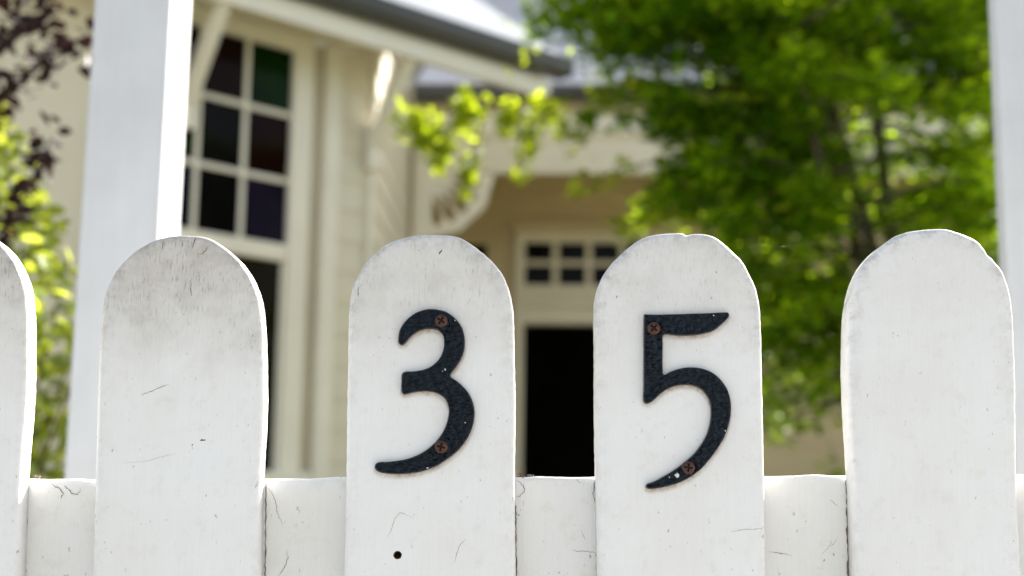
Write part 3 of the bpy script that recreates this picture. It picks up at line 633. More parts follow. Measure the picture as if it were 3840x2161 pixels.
def inward(loop):
    n = len(loop)
    area = sum(loop[i].x * loop[(i + 1) % n].y - loop[(i + 1) % n].x * loop[i].y for i in range(n))
    s = 1 if area > 0 else -1
    out = []
    for i in range(n):
        e1 = (loop[i] - loop[i - 1]); e2 = (loop[(i + 1) % n] - loop[i])
        n1 = Vector((-e1.y, e1.x)).normalized() * s; n2 = Vector((-e2.y, e2.x)).normalized() * s
        b = n1 + n2
        if b.length < 1e-6: b = n1
        b.normalize(); c = max(0.6, b.dot(n1))
        out.append(b / c)
    return out

def slab(name, loop, rings, mats, parent, holes=(), jit=0.0, edge_rings=0, edge=None):
    """plate in the x-z plane: rings = (inset, y) from back to front; the last is the front face"""
    bm = bmesh.new(); nrm = inward(loop); n = len(loop)
    soft = []
    for i in range(n):
        a = Vector((0, 0))
        for k in range(-9, 10): a += nrm[(i + k) % n]
        soft.append(a.normalized())
    if jit: loop = [p + Vector((random.uniform(-jit, jit), random.uniform(-jit, jit))) for p in loop]
    prev = None
    lay = bm.verts.layers.float.new('edge') if edge else None
    for r, (ins, y) in enumerate(rings):
        nm = soft if ins > 0.005 else nrm
        ring = [bm.verts.new((loop[i].x + nm[i].x * ins, y, loop[i].y + nm[i].y * ins)) for i in range(n)]
        if edge:
            for v_ in ring: v_[lay] = edge[r]
        if prev:
            for i in range(n):
                f = bm.faces.new((prev[i], prev[(i + 1) % n], ring[(i + 1) % n], ring[i])); f.smooth = True
                if edge_rings and r <= edge_rings: f.material_index = 1
        else:
            bm.faces.new(ring)
        prev = ring
    es = [bm.edges.get((prev[i], prev[(i + 1) % n])) for i in range(n)]
    yf = rings[-1][1]
    for hx, hz, hr, depth in holes:
        k = 20
        a = [bm.verts.new((hx + hr * math.cos(2 * math.pi * i / k) * random.uniform(.94, 1.06), yf, hz + hr * math.sin(2 * math.pi * i / k) * random.uniform(.94, 1.06))) for i in range(k)]
        b = [bm.verts.new((v.co.x * 0.12 + hx * 0.88 + (v.co.x - hx) * 0.70, yf + 0.0014, v.co.z * 0.12 + hz * 0.88 + (v.co.z - hz) * 0.70)) for v in a]
        c = [bm.verts.new((v.co.x, yf + depth, v.co.z)) for v in b]
        es += [bm.edges.new((a[i], a[(i + 1) % k])) for i in range(k)]
        for u_, w_ in ((a, b), (b, c)):
            for i in range(k):
                f = bm.faces.new((u_[i], u_[(i + 1) % k], w_[(i + 1) % k], w_[i])); f.material_index = 1
        f = bm.faces.new(c); f.material_index = 1
    bmesh.ops.triangle_fill(bm, use_beauty=True, edges=es)
    return from_bm(name, bm, mats, parent)

mm = lambda pts: [Vector((x / 1000.0, z / 1000.0)) for x, z in pts]
fence = empty('picket_fence', (0, 0, 0))
tag(fence, 'weathered white round-topped picket fence with horizontal rail', 'fence')
RINGS = [(0.0, 0.0155), (0.0, 0.0036), (0.0004, 0.0020), (0.0012, 0.0009), (0.0022, 0.0002), (0.0029, 0.0), (0.0120, 0.0)]
EDGE = [1, 1, 1, 1, 1, 0.9, 0]
def picket_outline(key, dx=0.0, dz=0.0):
    pts = mm(TR[key]); a, b = pts[0], pts[-1]
    top = [Vector((p.x + dx, p.y + dz)) for p in pts]
    lo = [Vector((a.x + dx - 0.003, 0.62)), Vector((a.x + dx - 0.012, 0.05))]
    hi = [Vector((b.x + dx + 0.001, 0.62)), Vector((b.x + dx - 0.008, 0.05))]
    return list(reversed(lo)) + top + hi
pickets = {}
for key, src, dx, dz, dirt, lab in (
        ('p0', 'p1', -0.1335, 0.004, 1.30, 'greyed picket cut off by the left frame edge'),
        ('p1', 'p1', 0.0, 0.0, 1.35, 'most weathered picket, dirty grey top'),
        ('p3', 'p3', 0.0, 0.0, 0.75, 'picket carrying the numeral three, with a drilled hole'),
        ('p5', 'p5', 0.0, 0.0, 0.50, 'picket carrying the numeral five, chipped top'),
        ('p4', 'p4', 0.0, 0.0, 0.18, 'cleanest picket, rightmost in view')):
    loop = spline(picket_outline(src, dx, dz), 0.0024)
    holes = [(-0.06122, 0.98184, 0.0023, 0.012)] if key == 'p3' else []
    o = slab('picket', loop, RINGS, [M['fence'], M['rawwood']], fence, holes, jit=0.00012, edge=EDGE)
    o['dirt'] = dirt; o['label'] = lab; pickets[key] = o
for key, src, dx in (('pa', 'p3', -0.421), ('pb', 'p3', 0.421)):
    o = slab('picket', spline(picket_outline(src, dx, 0.004 if dx > 0 else -0.004), 0.004), RINGS, [M['fence'], M['rawwood']], fence, edge=EDGE)
    o['dirt'] = 0.4

# rails: rounded, slightly uneven top edge
def rail(z0, z1, seed):
    rnd = random.Random(seed)
    bm = bmesh.new(); prev = None
    y0, y1 = 0.0158, 0.052
    nx = 420; X0, X1 = -0.56, 0.56
    ph = [rnd.uniform(0, 6.28) for _ in range(6)]
    for i in range(nx + 1):
        x = X0 + (X1 - X0) * i / nx
        t = 0.0182 * x
        w = 0.0005 * math.sin(x * 70 + ph[0]) + 0.0003 * math.sin(x * 210 + ph[1]) + rnd.uniform(-1, 1) * 0.00018
        rr = 0.0036 + 0.0012 * math.sin(x * 55 + ph[2]) + rnd.uniform(-1, 1) * 0.0004
        prof = [(y0, z0 + t), (y0, z1 + t - rr * 2 + w), (y0 + rr * 0.10, z1 + t - rr + w), (y0 + rr * 0.38, z1 + t - rr * 0.38 + w), (y0 + rr, z1 + t - rr * 0.08 + w),
                (y0 + rr * 2.2, z1 + t + w * 0.5), (y1, z1 + t), (y1, z0 + t)]
        ring = [bm.verts.new((x, y, z)) for y, z in prof]
        if prev:
            for k in range(len(prof)):
                f = bm.faces.new((prev[k], prev[(k + 1) % len(prof)], ring[(k + 1) % len(prof)], ring[k])); f.smooth = k in (1, 2, 3, 4)
        else: bm.faces.new(ring)
        prev = ring
    bm.faces.new(prev)
    o = from_bm('rail', bm, M['rail'], fence); o['dirt'] = 0.0
    return o
rl = rail(0.925, 1.0262, 3); rail(0.24, 0.33, 8)

def ribbon(name, pts, w, mat, parent, y, rough=0.35, sub=5, taper=True):
    """thin flat mark on a painted face, jagged like a real crack"""
    P = mm(pts); L = []
    for i in range(len(P) - 1):
        for s in range(sub): L.append(P[i].lerp(P[i + 1], s / sub))
    L.append(P[-1])
    v = []; f = []; n = len(L)
    for i, p in enumerate(L):
        a = L[max(0, i - 1)]; b = L[min(n - 1, i + 1)]; t = (b - a).normalized(); nn = Vector((-t.y, t.x))
        p = p + nn * random.uniform(-1, 1) * rough * 0.001
        ww = w * random.uniform(0.45, 1.15) * (min(1, 0.25 + 3 * min(i, n - 1 - i) / n) if taper else 1) * 0.0005
        v += [(p.x + nn.x * ww, y, p.y + nn.y * ww), (p.x - nn.x * ww, y, p.y - nn.y * ww)]
        if i: f.append((2 * i - 2, 2 * i - 1, 2 * i + 1, 2 * i))
    return pyd(name, v, f, mat, parent)
YR = 0.0156
for k, w in (('a1', .9), ('a2', .9), ('a3', .45), ('b1', .42), ('b2', .5), ('c1', .6), ('c2', .35), ('c3', .5), ('c4', .3), ('c5', .9), ('d1', .5), ('d2', .5), ('d3', .3)):
    ribbon('paint_crack', TR[k], w * 0.62, M['crack'], rl, YR)
for k, w in (('j0', 1.0), ('j1', .9), ('j2', 1.1), ('j3', 1.1), ('j4', 2.0)):
    ribbon('grime_seam', TR[k], w * 0.8, M['crack'], rl, YR - 0.00015, 0.30, 9, False)
for k, w, mt, pk in (('e1', .35, 'scuff', 'p5'), ('m1', .9, 'mark', 'p1'), ('m2', .6, 'mark', 'p1'), ('m3', .22, 'scuff', 'p1'), ('k1', .5, 'scuff', 'p1'), ('n1', .25, 'scuff', 'p3'), ('n2', .35, 'scuff', 'p3')):
    ribbon('scratch', TR[k], w, M[mt], pickets[pk], -0.00012, 0.25)

for pts, w, pk in (([(-181.5, 1159.2), (-182.0, 1157.8), (-182.9, 1155.1), (-183.5, 1152.7)], .5, 'p1'), ([(-174.5, 1154.2), (-175.3, 1151.8), (-177.6, 1149.9), (-180.3, 1149.6)], .45, 'p1'),
                   ([(-200.2, 1157.0), (-200.5, 1155.3), (-200.5, 1151.4)], .45, 'p1'), ([(-183.0, 1134.3), (-183.1, 1129.5), (-182.2, 1125.3)], .4, 'p1'), ([(-189.0, 1157.4), (-188.7, 1154.0)], .4, 'p1'),
                   ([(-42.0, 1151.3), (-41.3, 1152.9), (-40.2, 1154.0)], 1.0, 'p3'), ([(-87.7, 1132.0), (-87.7, 1128.3), (-87.4, 1126.1)], .45, 'p3')):
    ribbon('scratch', pts, w, M['crack'], pickets[pk], -0.00012, 0.25)

# ------------------------------------------------------------------ house numerals
def stain(loop, parent):
    nrm = inward(loop); n = len(loop); v = []; f = []; fade = []
    for i in range(n):
        d = -nrm[i].normalized(); reach = 0.0004 + 0.0032 * max(0.0, -d.y) ** 0.9 + 0.0003 * abs(d.x)
        for ins, fd in ((-0.0006, 1.0), (reach * 0.45, 0.75), (reach, 0.0)):
            v.append((loop[i].x + d.x * ins, -0.0002, loop[i].y + d.y * ins)); fade.append(fd)
    for i in range(n):
        j = (i + 1) % n
        for r in range(2): f.append((3 * i + r, 3 * j + r, 3 * j + r + 1, 3 * i + r + 1))
    o = pyd('rust_stain', v, f, M['rust'], parent)
    at = o.data.attributes.new('fade', 'FLOAT', 'POINT'); at.data.foreach_set('value', fade)
    return o

def screw_mesh():
    """pan head with a cross recess, axis towards -y, base at y = 0"""
    r_, h = 0.00375, 0.0019; nr, na = 16, 56
    v = [(0, 0, 0)]; f = []
    def hz(x, z):
        r = math.hypot(x, z) / r_
        y = h * math.sqrt(max(0.0, 1 - (r * 0.985) ** 2.6))
        w, l = 0.00042, 0.0021
        if (abs(x) < w and abs(z) < l) or (abs(z) < w and abs(x) < l) or (abs(x) + abs(z) < 0.0011): y -= 0.0013
        return -y
    v[0] = (0, hz(0, 0), 0)
    for i in range(1, nr + 1):
        for k in range(na):
            a = 2 * math.pi * k / na; rr = r_ * i / nr
            x, z = rr * math.cos(a), rr * math.sin(a); v.append((x, hz(x, z), z))
    for k in range(na): f.append((0, 1 + (k + 1) % na, 1 + k))
    for i in range(nr - 1):
        for k in range(na):
            a = 1 + i * na + k; b = 1 + i * na + (k + 1) % na
            f.append((a, b, b + na, a + na))
    b0 = 1 + (nr - 1) * na; c0 = len(v)
    for k in range(na): v.append((v[b0 + k][0], 0.002, v[b0 + k][2]))
    for k in range(na): f.append((b0 + k, b0 + (k + 1) % na, c0 + (k + 1) % na, c0 + k))
    me = bpy.data.meshes.new('screw'); me.from_pydata(v, [], f)
    me.materials.append(M['screw']); me.materials.append(M['recess'])
    for p in me.polygons:
        c = p.center; w, l = 0.0005, 0.0022
        if (abs(c.x) < w and abs(c.z) < l) or (abs(c.z) < w and abs(c.x) < l) or (abs(c.x) + abs(c.z) < 0.0012): p.material_index = 1
    return me
SCREW = screw_mesh()
NT = 0.0034
def blob(name, x, z, r, mat, parent, y, seed, sx=1.0):
    rnd = random.Random(seed); k = 11
    v = [(x, y, z)] + [(x + sx * r * rnd.uniform(.55, 1.15) * math.cos(6.283 * i / k), y, z + r * rnd.uniform(.55, 1.15) * math.sin(6.283 * i / k)) for i in range(k)]
    return pyd(name, v, [(0, 1 + i, 1 + (i + 1) % k) for i in range(k)], mat, parent)
def numeral(key, skey, label, turns, spots):
    e = empty('house_number', (0, 0, 0))
    loop = spline(mm(TR[key]), 0.0009, 55)
    slab('digit', loop, [(0, 0.0), (0, -NT + 0.0011), (0.00035, -NT + 0.0004), (0.0008, -NT + 0.0001), (0.0012, -NT), (0.0018, -NT)], [M['numeral'], M['nedge']], e, edge_rings=2)
    stain(spline(mm(TR[key]), 0.0012, 55), e)
    for (x, z), a in zip(TR[skey], turns):
        s = bpy.data.objects.new('screw', SCREW); col.objects.link(s); s.parent = e
        s.location = (x / 1000, -NT + 0.0002, z / 1000); s.rotation_euler = (0, a, 0)
    for i, (x, z, r, sx) in enumerate(spots):
        blob('paint_chip', x / 1000, z / 1000, r / 1000, M['chip'], e, -NT - 0.00012, i + 3, sx)
    return tag(e, label, 'house number', 'black house numbers on the fence')
c3 = TR['chip3']; s5 = TR['spot5'][0]
numeral('three', 's3', 'black hammered metal numeral three, left of the two house numbers', (0.55, 0.2),
        [(c3[0][0], c3[0][1], 0.75, .6), (c3[1][0], c3[1][1], .55, .5), (c3[2][0], c3[2][1], .4, 1), (c3[3][0], c3[3][1], .45, 1.6), (c3[0][0] - 1.5, c3[0][1] - 1, .35, 1)])
numeral('five', 's5', 'black hammered metal numeral five, right of the two house numbers', (0.75, 0.1),
        [(s5[0], s5[1], 1.5, .95), (s5[0] - 4.4, s5[1] - 1.2, .4, 1), (s5[0] + 27, s5[1] + 25, .5, .8), (s5[0] + 21, s5[1] + 90, .45, 1)])

# ------------------------------------------------------------------ small bits lying on the rail, spider thread
def crumple(name, loc, size, mat, seed, label):
    rnd = random.Random(seed); bm = bmesh.new()
    for _ in range(5):
        c = Vector((rnd.uniform(-1, 1) * size[0], rnd.uniform(-.5, .5) * size[0], rnd.uniform(0.1, 1) * size[1]))
        a = [c + Vector((rnd.uniform(-1, 1), rnd.uniform(-1, 1), rnd.uniform(-1, 1))) * size[0] * 0.7 for _ in range(6)]
        vs = [bm.verts.new(p) for p in a]
        bmesh.ops.convex_hull(bm, input=vs)
    o = from_bm(name, bm, mat); o.location = loc
    return tag(o, label, 'debris')
D = TR['deb']
crumple('dried_flower', (D[0][0] / 1000, 0.025, D[0][1] / 1000 - 0.0022), (0.0024, 0.0026), M['debris'], 1, 'small dried mauve flower scrap on the rail by the left edge')
crumple('dried_flower', (D[1][0] / 1000, 0.020, D[1][1] / 1000 - 0.0020), (0.0022, 0.0026), M['husk'], 2, 'pale brown husk at the rail corner beside the numeral three picket')
crumple('dried_flower', (D[2][0] / 1000 + 0.001, 0.028, D[2][1] / 1000 - 0.0012), (0.0020, 0.0013), M['debris'], 3, 'tiny pink dried petals on the rail right of the numeral three')
crumple('bark_flake', (D[3][0] / 1000, 0.0160, D[3][1] / 1000 - 0.004), (0.0010, 0.0060), M['husk'], 4, 'small brown flake stuck to the rail below the pink petals')
bm = bmesh.new()
tp = [(x / 1000, 0.004, z / 1000) for x, z in TR['thread']]
tube(bm, tp, [0.000011] * 4, 5)
tube(bm, [(0.1548, 0.0038, 1.1593), (0.1562, 0.0042, 1.1598), (0.1570, 0.004, 1.1596)], [0.00003, 0.00009, 0.00003], 5)
tag(from_bm('spider_thread', bm, M['thread']), 'fine spider thread strung between the two right pickets', 'spider thread')

# ------------------------------------------------------------------ plants
rng = np.random.default_rng(11)
def leaf_cloud(name, cen, size, mat, parent, nrm_up=0.75, droop=None, shape='maple', fold=0.25):
    """one mesh of many separate leaves: cen (n,3), size (n,)"""
    n = len(cen)
    nz = rng.normal(0, 1, (n, 3)); nz[:, 2] = np.abs(nz[:, 2])
    nn = np.array([0, 0, 1.0]) * nrm_up + nz * (1 - nrm_up); nn /= np.linalg.norm(nn, axis=1)[:, None]
    a = rng.normal(0, 1, (n, 3)); a -= nn * (a * nn).sum(1)[:, None]; a /= np.linalg.norm(a, axis=1)[:, None]
    b = np.cross(nn, a)
    if shape == 'maple':
        lob = [(0, 0, -.05), (.30, .14, 0), (1.0, 0.62, .0), (.42, .18, 0), (1.25, 0.0, -.12), (.42, -.18, 0), (1.0, -.62, 0), (.30, -.14, 0)]
        lob = [(0, 0, 0), (.62, .52, -.06), (.42, .17, .02), (1.0, 0, -.10), (.42, -.17, .02), (.62, -.52, -.06), (.16, .60, -.04), (.16, -.60, -.04)]
        fc = [(0, 6, 1, 2), (0, 2, 3, 4), (0, 4, 5, 7)]
    else:
        lob = [(0, 0, 0), (.35, .30, .05), (.75, .24, .02), (1.0, 0, -.08), (.75, -.24, .02), (.35, -.30, .05)]
        fc = [(0, 1, 2, 3), (0, 3, 4, 5)]
    k = len(lob)
    V = np.zeros((n, k, 3))
    for i, (u_, v_, w_) in enumerate(lob):
        V[:, i] = cen + size[:, None] * (a * (u_ - .4) + b * v_ + nn * w_)
    F = (np.arange(n)[:, None, None] * k + np.array(fc)[None]).reshape(-1, len(fc[0]))
    me = bpy.data.meshes.new(name)
    V = V.reshape(-1, 3)
    me.vertices.add(len(V)); me.vertices.foreach_set('co', V.ravel())
    nl = F.size; me.loops.add(nl); me.loops.foreach_set('vertex_index', F.ravel().astype(np.int32))
    me.polygons.add(len(F)); me.polygons.foreach_set('loop_start', np.arange(0, nl, F.shape[1], dtype=np.int32))
    me.update(calc_edges=True); me.validate()
    return link(name, me, mat, parent)

def bez(p, n):
    P = [Vector(x) for x in p]; out = []
    for i in range(n):
        t = i / (n - 1); Q = P[:]
        while len(Q) > 1: Q = [Q[j].lerp(Q[j + 1], t) for j in range(len(Q) - 1)]
        out.append(Q[0])
    return out

# --- maple tree in front of the verandah
TX, TY = 1.42, 4.30
tree = empty('maple_tree', (TX, TY, 0))
tag(tree, 'green small-leaved maple tree with dark stems in front of the verandah', 'tree')
bmT = bmesh.new()
W0 = Vector((TX, TY, 0))
def addtube(bm, pts, r0, r1, seg=7):
    n = len(pts); tube(bm, [p - W0 for p in pts], [r0 + (r1 - r0) * i / (n - 1) for i in range(n)], seg)
stems = [bez([(1.42, 4.30, 0), (1.44, 4.30, 0.5), (1.40, 4.28, 0.9), (1.42, 4.27, 1.45)], 9)]
addtube(bmT, stems[0], 0.062, 0.045, 10)
mains = [bez([(1.42, 4.27, 1.40), (1.36, 4.22, 1.8), (1.20, 4.15, 2.3), (1.02, 4.10, 2.9), (0.92, 4.05, 3.15)], 12),
         bez([(1.42, 4.27, 1.40), (1.42, 4.30, 1.9), (1.35, 4.35, 2.4), (1.34, 4.40, 3.0), (1.30, 4.4, 3.3)], 12),
         bez([(1.42, 4.27, 1.40), (1.55, 4.32, 1.8), (1.75, 4.40, 2.3), (1.95, 4.45, 2.9), (2.05, 4.4, 3.1)], 12),
         bez([(1.42, 4.27, 1.30), (1.40, 4.45, 1.7), (1.30, 4.70, 2.3), (1.15, 4.85, 3.0), (1.1, 4.9, 3.2)], 12),
         bez([(1.40, 4.27, 1.25), (1.20, 4.05, 1.6), (1.05, 3.80, 2.0), (0.90, 3.65, 2.6)], 12)]
for s in mains: addtube(bmT, s, 0.034, 0.010, 8)
# left limit of the crown at each height
LZ = [1.20, 1.34, 1.80, 1.96, 2.07, 2.24, 2.34, 2.50, 2.60, 2.75, 2.95, 3.3, 3.9]
LX = [0.98, 0.80, 0.66, 0.54, 0.42, 0.22, 0.42, 0.20, 0.50, 0.10, 0.00, 0.10, 0.60]
LEAF = []; SZ = []
def spray(bm, p0, p1, nleaf, spread, r0=0.008):
    """a twig from p0 to p1 carrying side twigs and flat tiers of leaves"""
    p0 = Vector(p0); p1 = Vector(p1); L = (p1 - p0).length
    mid = p0.lerp(p1, 0.5) + Vector((0, 0, 0.12 * L))
    tw = bez([p0, mid, p1, p1 + Vector((0, 0, -0.06 * L))], 7)
    addtube(bm, tw, r0, 0.002, 5)
    cl = []
    for k in range(int(nleaf)):
        t = 0.25 + 0.75 * rng.random() ** 0.7
        i = min(5, int(t * 6)); p = tw[i].lerp(tw[i + 1], t * 6 - i)
        rad = spread * (0.35 + 0.65 * rng.random()) * (1.15 - 0.6 * t)
        th = rng.random() * 2 * math.pi
        cl.append((p.x + rad * math.cos(th), p.y + rad * math.sin(th), p.z + rng.normal(0, 0.028) - 0.25 * rad * rad))
    return cl
all_leaf = []
for si, s in enumerate(mains):
    for k in range(32):
        i = int(rng.integers(2, 12)); p0 = s[i]
        th = rng.random() * 2 * math.pi
        ln = rng.uniform(0.35, 0.85) * (1.15 - 0.035 * i)
        p1 = p0 + Vector((math.cos(th) * ln, math.sin(th) * ln * 0.8, rng.uniform(-0.12, 0.20)))
        lim = np.interp(p1.z, LZ, LX)
        if p1.x < lim: p1.x = lim + rng.uniform(0, 0.25)
        if p1.y < 3.35: p1.y = 3.35
        if p1.x < 0.75 and p1.z > 2.3: p1.y = min(p1.y, rng.uniform(3.5, 3.9))
        all_leaf += spray(bmT, p0, p1, 150, 0.19)
# lower skirt
for k in range(26):
    p0 = mains[int(rng.integers(0, 5))][2]
    x = rng.uniform(0.85, 2.1); z = rng.uniform(1.38, 1.95)
    p1 = Vector((x, rng.uniform(3.6, 4.6), z))
    lim = np.interp(p1.z, LZ, LX)
    p1.x = max(p1.x, lim + 0.05)
    all_leaf += spray(bmT, p0, p1, 100, 0.17)
tall = []
C_ = np.array(all_leaf)
lim = np.interp(C_[:, 2], LZ, LX)
C_ = C_[C_[:, 0] > lim - 0.03 + rng.normal(0, 0.05, len(C_))]
# a long outer branch with leaves in the painted sunlit tone reaching left
lb = bez([(0.98, 4.1, 2.5), (0.6, 3.9, 2.55), (0.15, 3.8, 2.42), (-0.15, 3.75, 2.36), (-0.36, 3.72, 2.30)], 12)
addtube(bmT, lb, 0.014, 0.003, 6)
ext = []
for p1, nl, sp in (((-0.36, 3.72, 2.29), 46, .07), ((-0.28, 3.70, 2.22), 60, .06), ((-0.17, 3.70, 2.31), 60, .08), ((-0.24, 3.68, 2.16), 40, .05), ((-0.15, 3.68, 2.09), 36, .04),
                   ((-0.02, 3.75, 2.30), 40, .07), ((0.03, 3.75, 2.22), 24, .06), ((0.02, 3.72, 2.13), 14, .05), ((-0.17, 3.70, 2.36), 14, .03), ((0.1, 3.8, 2.33), 50, .09), ((0.2, 3.8, 2.28), 40, .08), ((0.3, 3.85, 2.45), 50, .10), ((0.45, 3.9, 2.5), 60, .12)):
    nl = int(nl * 1.5); p1 = Vector(p1); j = min(range(12), key=lambda i: (lb[i] - p1).length + max(0, p1.x - lb[i].x) * 0 + (0.0 if lb[i].x > p1.x else 0.3))
    ext += spray(bmT, lb[j], p1, nl, sp, 0.004)
for p0, p1, nl in (((0.6, 4.1, 2.8), (0.0, 3.8, 2.55), 9), ((0.75, 3.9, 2.25), (0.22, 3.8, 2.12), 50), ((0.8, 3.9, 2.1), (0.36, 3.8, 1.98), 70), ((0.7, 3.8, 1.95), (0.40, 3.7, 1.80), 40)):
    ext += spray(bmT, p0, p1, nl, 0.10, 0.004)
# tall leafy tiers that close the top of the crown
for k in range(46):
    p0 = mains[int(rng.integers(0, 4))][int(rng.integers(6, 12))]
    z = rng.uniform(2.55, 3.15); x = rng.uniform(np.interp(z, LZ, LX) + 0.12, 2.1)
    y_ = rng.uniform(3.45, 3.85) if x < 0.75 else rng.uniform(3.6, 4.7)
    tall += spray(bmT, p0, (x, y_, z), 130, 0.18, 0.006)
for k in range(30):
    x = rng.uniform(0.24, 0.90); p0 = mains[0][int(rng.integers(5, 10))]
    tall += spray(bmT, p0, (x, rng.uniform(3.45, 3.85), rng.uniform(2.60, 2.82)), 110, 0.13, 0.005)
for k in range(12):
    x = rng.uniform(0.12, 0.55); p0 = mains[0][int(rng.integers(7, 11))]
    tall += spray(bmT, p0, (x, rng.uniform(3.45, 3.8), rng.uniform(2.56, 2.74)), 70, 0.10, 0.004)
for k in range(16):
    x = rng.uniform(0.0, 0.42); p0 = mains[0][int(rng.integers(8, 12))]
    tall += spray(bmT, p0, (x, rng.uniform(3.45, 3.75), rng.uniform(2.54, 2.70) + 0.06 * (x < 0.14)), 50, 0.08, 0.004)
for k in range(9):
    x = rng.uniform(0.18, 0.62); p0 = mains[0][int(rng.integers(3, 8))]
    tall += spray(bmT, p0, (x, rng.uniform(3.55, 3.85), rng.uniform(2.33, 2.39)), 42, 0.08, 0.004)
for k in range(12):
    x = rng.uniform(0.42, 0.95); p0 = mains[0][int(rng.integers(3, 8))]
    tall += spray(bmT, p0, (x, rng.uniform(3.5, 3.9), rng.uniform(2.30, 2.42)), 90, 0.12, 0.005)
for k in range(14):
    x = rng.uniform(0.50, 1.0); p0 = mains[4][int(rng.integers(3, 10))]
    tall += spray(bmT, p0, (x, rng.uniform(3.5, 3.9), rng.uniform(1.88, 2.18)), 90, 0.12, 0.005)
C_ = np.vstack([C_, np.array(tall)])
gap = (C_[:, 0] < 0.80) & (C_[:, 2] > 2.40) & (C_[:, 2] < 2.50) & (rng.random(len(C_)) < 0.75)
C_ = C_[~gap]
# finer foliage: every spray point carries a small pair of leaves
C_ = np.vstack([C_, C_[::2] + rng.normal(0, 0.028, C_[::2].shape)])
trunk = from_bm('trunk', bmT, M['bark'], tree, True)
crown = leaf_cloud('crown', C_ - np.array([TX, TY, 0]), rng.uniform(0.022, 0.042, len(C_)), M['maple'], tree, 0.66)
crown['kind'] = 'stuff'
pick = C_[rng.random(len(C_)) < 0.014]  # lit-toned leaves scattered through the crown as painted sun highlights
E_ = np.vstack([np.array(ext), pick + rng.normal(0, 0.03, pick.shape)])
yc = leaf_cloud('sunlit_tone_leaves', E_ - np.array([TX, TY, 0]), rng.uniform(0.026, 0.044, len(E_)), M['sunleaf'], tree, 0.5)
yc['kind'] = 'stuff'

# --- shrub at the foot of the tree, seen low between the right pickets
def low_shrub(x, y, h, w, n, label, mat, sz):
    e = empty('garden_shrub', (x, y, 0)); bm = bmesh.new(); cl = []
    for k in range(9):
        th = k * 2.4; tip = Vector((math.cos(th) * w * 0.7, math.sin(th) * w * 0.7, h * rng.uniform(.75, 1.0)))
        tube(bm, bez([(0, 0, 0), (tip.x * .3, tip.y * .3, h * .5), tuple(tip)], 6), [0.008, .007, .006, .005, .004, .002], 5)
    from_bm('stems', bm, M['bark'], e)
    u = rng.normal(0, 1, (n, 3)); u /= np.linalg.norm(u, axis=1)[:, None]; r = rng.random(n) ** 0.4
    c = u * r[:, None] * np.array([w, w, h * 0.5]) + np.array([0, 0, h * 0.52])
    c += rng.normal(0, 0.03, c.shape)
    o = leaf_cloud('foliage', c, rng.uniform(sz * .7, sz * 1.2, n), mat, e, 0.55, shape='oval'); o['kind'] = 'stuff'
    return tag(e, label, 'shrub')
low_shrub(1.62, 5.3, 1.42, 0.42, 2600, 'dark green low shrub under the maple, behind the rightmost gap', M['maple'], 0.05)

# --- leafy bush left of the post
bush = empty('leafy_bush', (-1.00, 1.62, 0))
tag(bush, 'bright yellow-green leafy bush left of the grey post', 'bush')
bmB = bmesh.new(); cl = []
B0 = Vector((-1.00, 1.62, 0))
for k in range(46):
    th = rng.random() * 6.283; rr = rng.uniform(0.08, 0.36); zt = rng.uniform(0.5, 1.48) * (1.0 - 0.18 * rr / 0.36)
    tip = Vector((math.cos(th) * rr, math.sin(th) * rr * 0.9, zt))
    st = bez([(0, 0, 0), (tip.x * .25, tip.y * .25, zt * .45), (tip.x * 0.9, tip.y * 0.9, zt * .8), tuple(tip)], 8)
    tube(bmB, st, [0.007 - 0.0007 * i for i in range(8)], 5)
    for i in range(2, 7):
        for j in range(16):
            p = st[i].lerp(st[i + 1], rng.random())
            cl.append((p.x + rng.normal(0, .05), p.y + rng.normal(0, .05), p.z + rng.normal(0, .035)))
nb = 9500
zz = rng.uniform(0.25, 1.72, nb); rmax = np.interp(zz, [0.2, 0.8, 1.35, 1.5, 1.72], [0.25, 0.31, 0.30, 0.22, 0.10])
tt = rng.random(nb) * 6.283; rr_ = rmax * rng.random(nb) ** 0.45
keep = rng.random(nb) < np.interp(zz, [1.3, 1.55, 1.72], [1, 0.55, 0.35])
cl += [(a_, b_, c_) for a_, b_, c_, k_ in zip(rr_ * np.cos(tt), rr_ * np.sin(tt), zz, keep) if k_]
# longer shoots that rise above the mass
for tip in ((0.19, -0.05, 1.50), (0.12, -0.1, 1.63), (0.24, -0.02, 1.44), (0.05, -0.1, 1.66), (0.16, 0.0, 1.57), (0.26, 0.03, 1.38), (0.29, -.05, 1.30)):
    st = bez([(0.05, 0, 0.6), (tip[0] * .7, tip[1], 1.0), tip], 8); tube(bmB, st, [0.004 - 0.0004 * i for i in range(8)], 5)
    for i in range(3, 7):
        for j in range(6):
            p = st[i].lerp(st[i + 1], rng.random()); cl.append((p.x + rng.normal(0, .022), p.y + rng.normal(0, .03), p.z + rng.normal(0, .02)))
cl = np.array(cl); cl = cl[cl[:, 0] < 0.255 - 0.05 * rng.random(len(cl))]
from_bm('stems', bmB, M['twig'], bush, True)
o = leaf_cloud('foliage', cl, rng.uniform(0.026, 0.044, len(cl)), M['bush'], bush, 0.45, shape='oval'); o['kind'] = 'stuff'

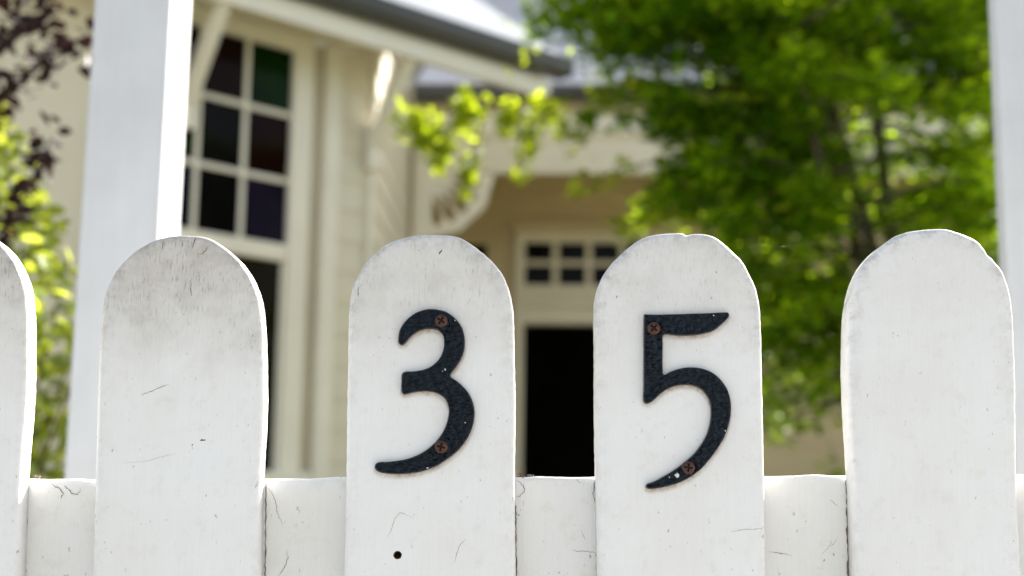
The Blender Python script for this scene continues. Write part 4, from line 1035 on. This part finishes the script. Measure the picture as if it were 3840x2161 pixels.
# --- purple shrub with arching twigs
pur = empty('purple_shrub', (-1.15, 1.55, 0))
tag(pur, 'dark purple-leaved shrub arching in at the upper left corner', 'shrub')
bmP = bmesh.new(); cl = []; P0 = Vector((-1.15, 1.55, 0))
def twig(pts, n, sp, r0=0.006):
    n = int(n * 2.2)
    st = [p - P0 for p in bez(pts, 10)]; tube(bmP, st, [r0 - (r0 - .0015) * i / 9 for i in range(10)], 5)
    for j in range(n):
        t = rng.uniform(0.15, 1.0) * 9; i = min(8, int(t)); p = st[i].lerp(st[i + 1], t - i)
        cl.append((p.x + rng.normal(0, sp), p.y + rng.normal(0, sp), p.z + rng.normal(0, sp)))
twig([(-1.15, 1.55, 0), (-1.14, 1.55, 0.7), (-1.02, 1.5, 1.3), (-0.96, 1.5, 1.9), (-.95, 1.5, 2.2)], 60, .03, .011)
twig([(-1.15, 1.55, 0), (-1.2, 1.6, 0.9), (-1.2, 1.6, 1.6), (-1.15, 1.6, 2.2)], 60, .03, .011)
twig([(-1.03, 1.5, 1.3), (-0.95, 1.5, 1.52), (-0.90, 1.48, 1.68), (-0.80, 1.46, 1.72), (-0.71, 1.46, 1.79)], 105, .020)
twig([(-0.98, 1.5, 1.6), (-0.93, 1.5, 1.74), (-0.86, 1.48, 1.82), (-0.77, 1.46, 1.83)], 60, .018)
twig([(-0.97, 1.5, 1.7), (-0.92, 1.5, 1.85), (-0.86, 1.48, 1.92), (-0.74, 1.46, 1.90)], 80, .022)
twig([(-1.03, 1.5, 1.25), (-0.94, 1.5, 1.40), (-0.91, 1.49, 1.52), (-0.90, 1.48, 1.66)], 45, .018)
twig([(-1.05, 1.5, 1.05), (-0.92, 1.48, 1.22), (-0.84, 1.46, 1.45), (-0.79, 1.45, 1.50), (-0.755, 1.45, 1.61)], 62, .015)
twig([(-1.05, 1.5, 1.0), (-0.92, 1.48, 1.15), (-0.84, 1.45, 1.28), (-0.79, 1.45, 1.33)], 30, .016)
twig([(-1.05, 1.5, 0.95), (-0.93, 1.47, 1.2), (-0.88, 1.45, 1.36), (-0.82, 1.44, 1.43)], 26, .014)
from_bm('stems', bmP, M['twig'], pur, True)
cl = np.array(cl)
o = leaf_cloud('foliage', cl, rng.uniform(0.020, 0.034, len(cl)), M['purple'], pur, 0.3, shape='oval'); o['kind'] = 'stuff'
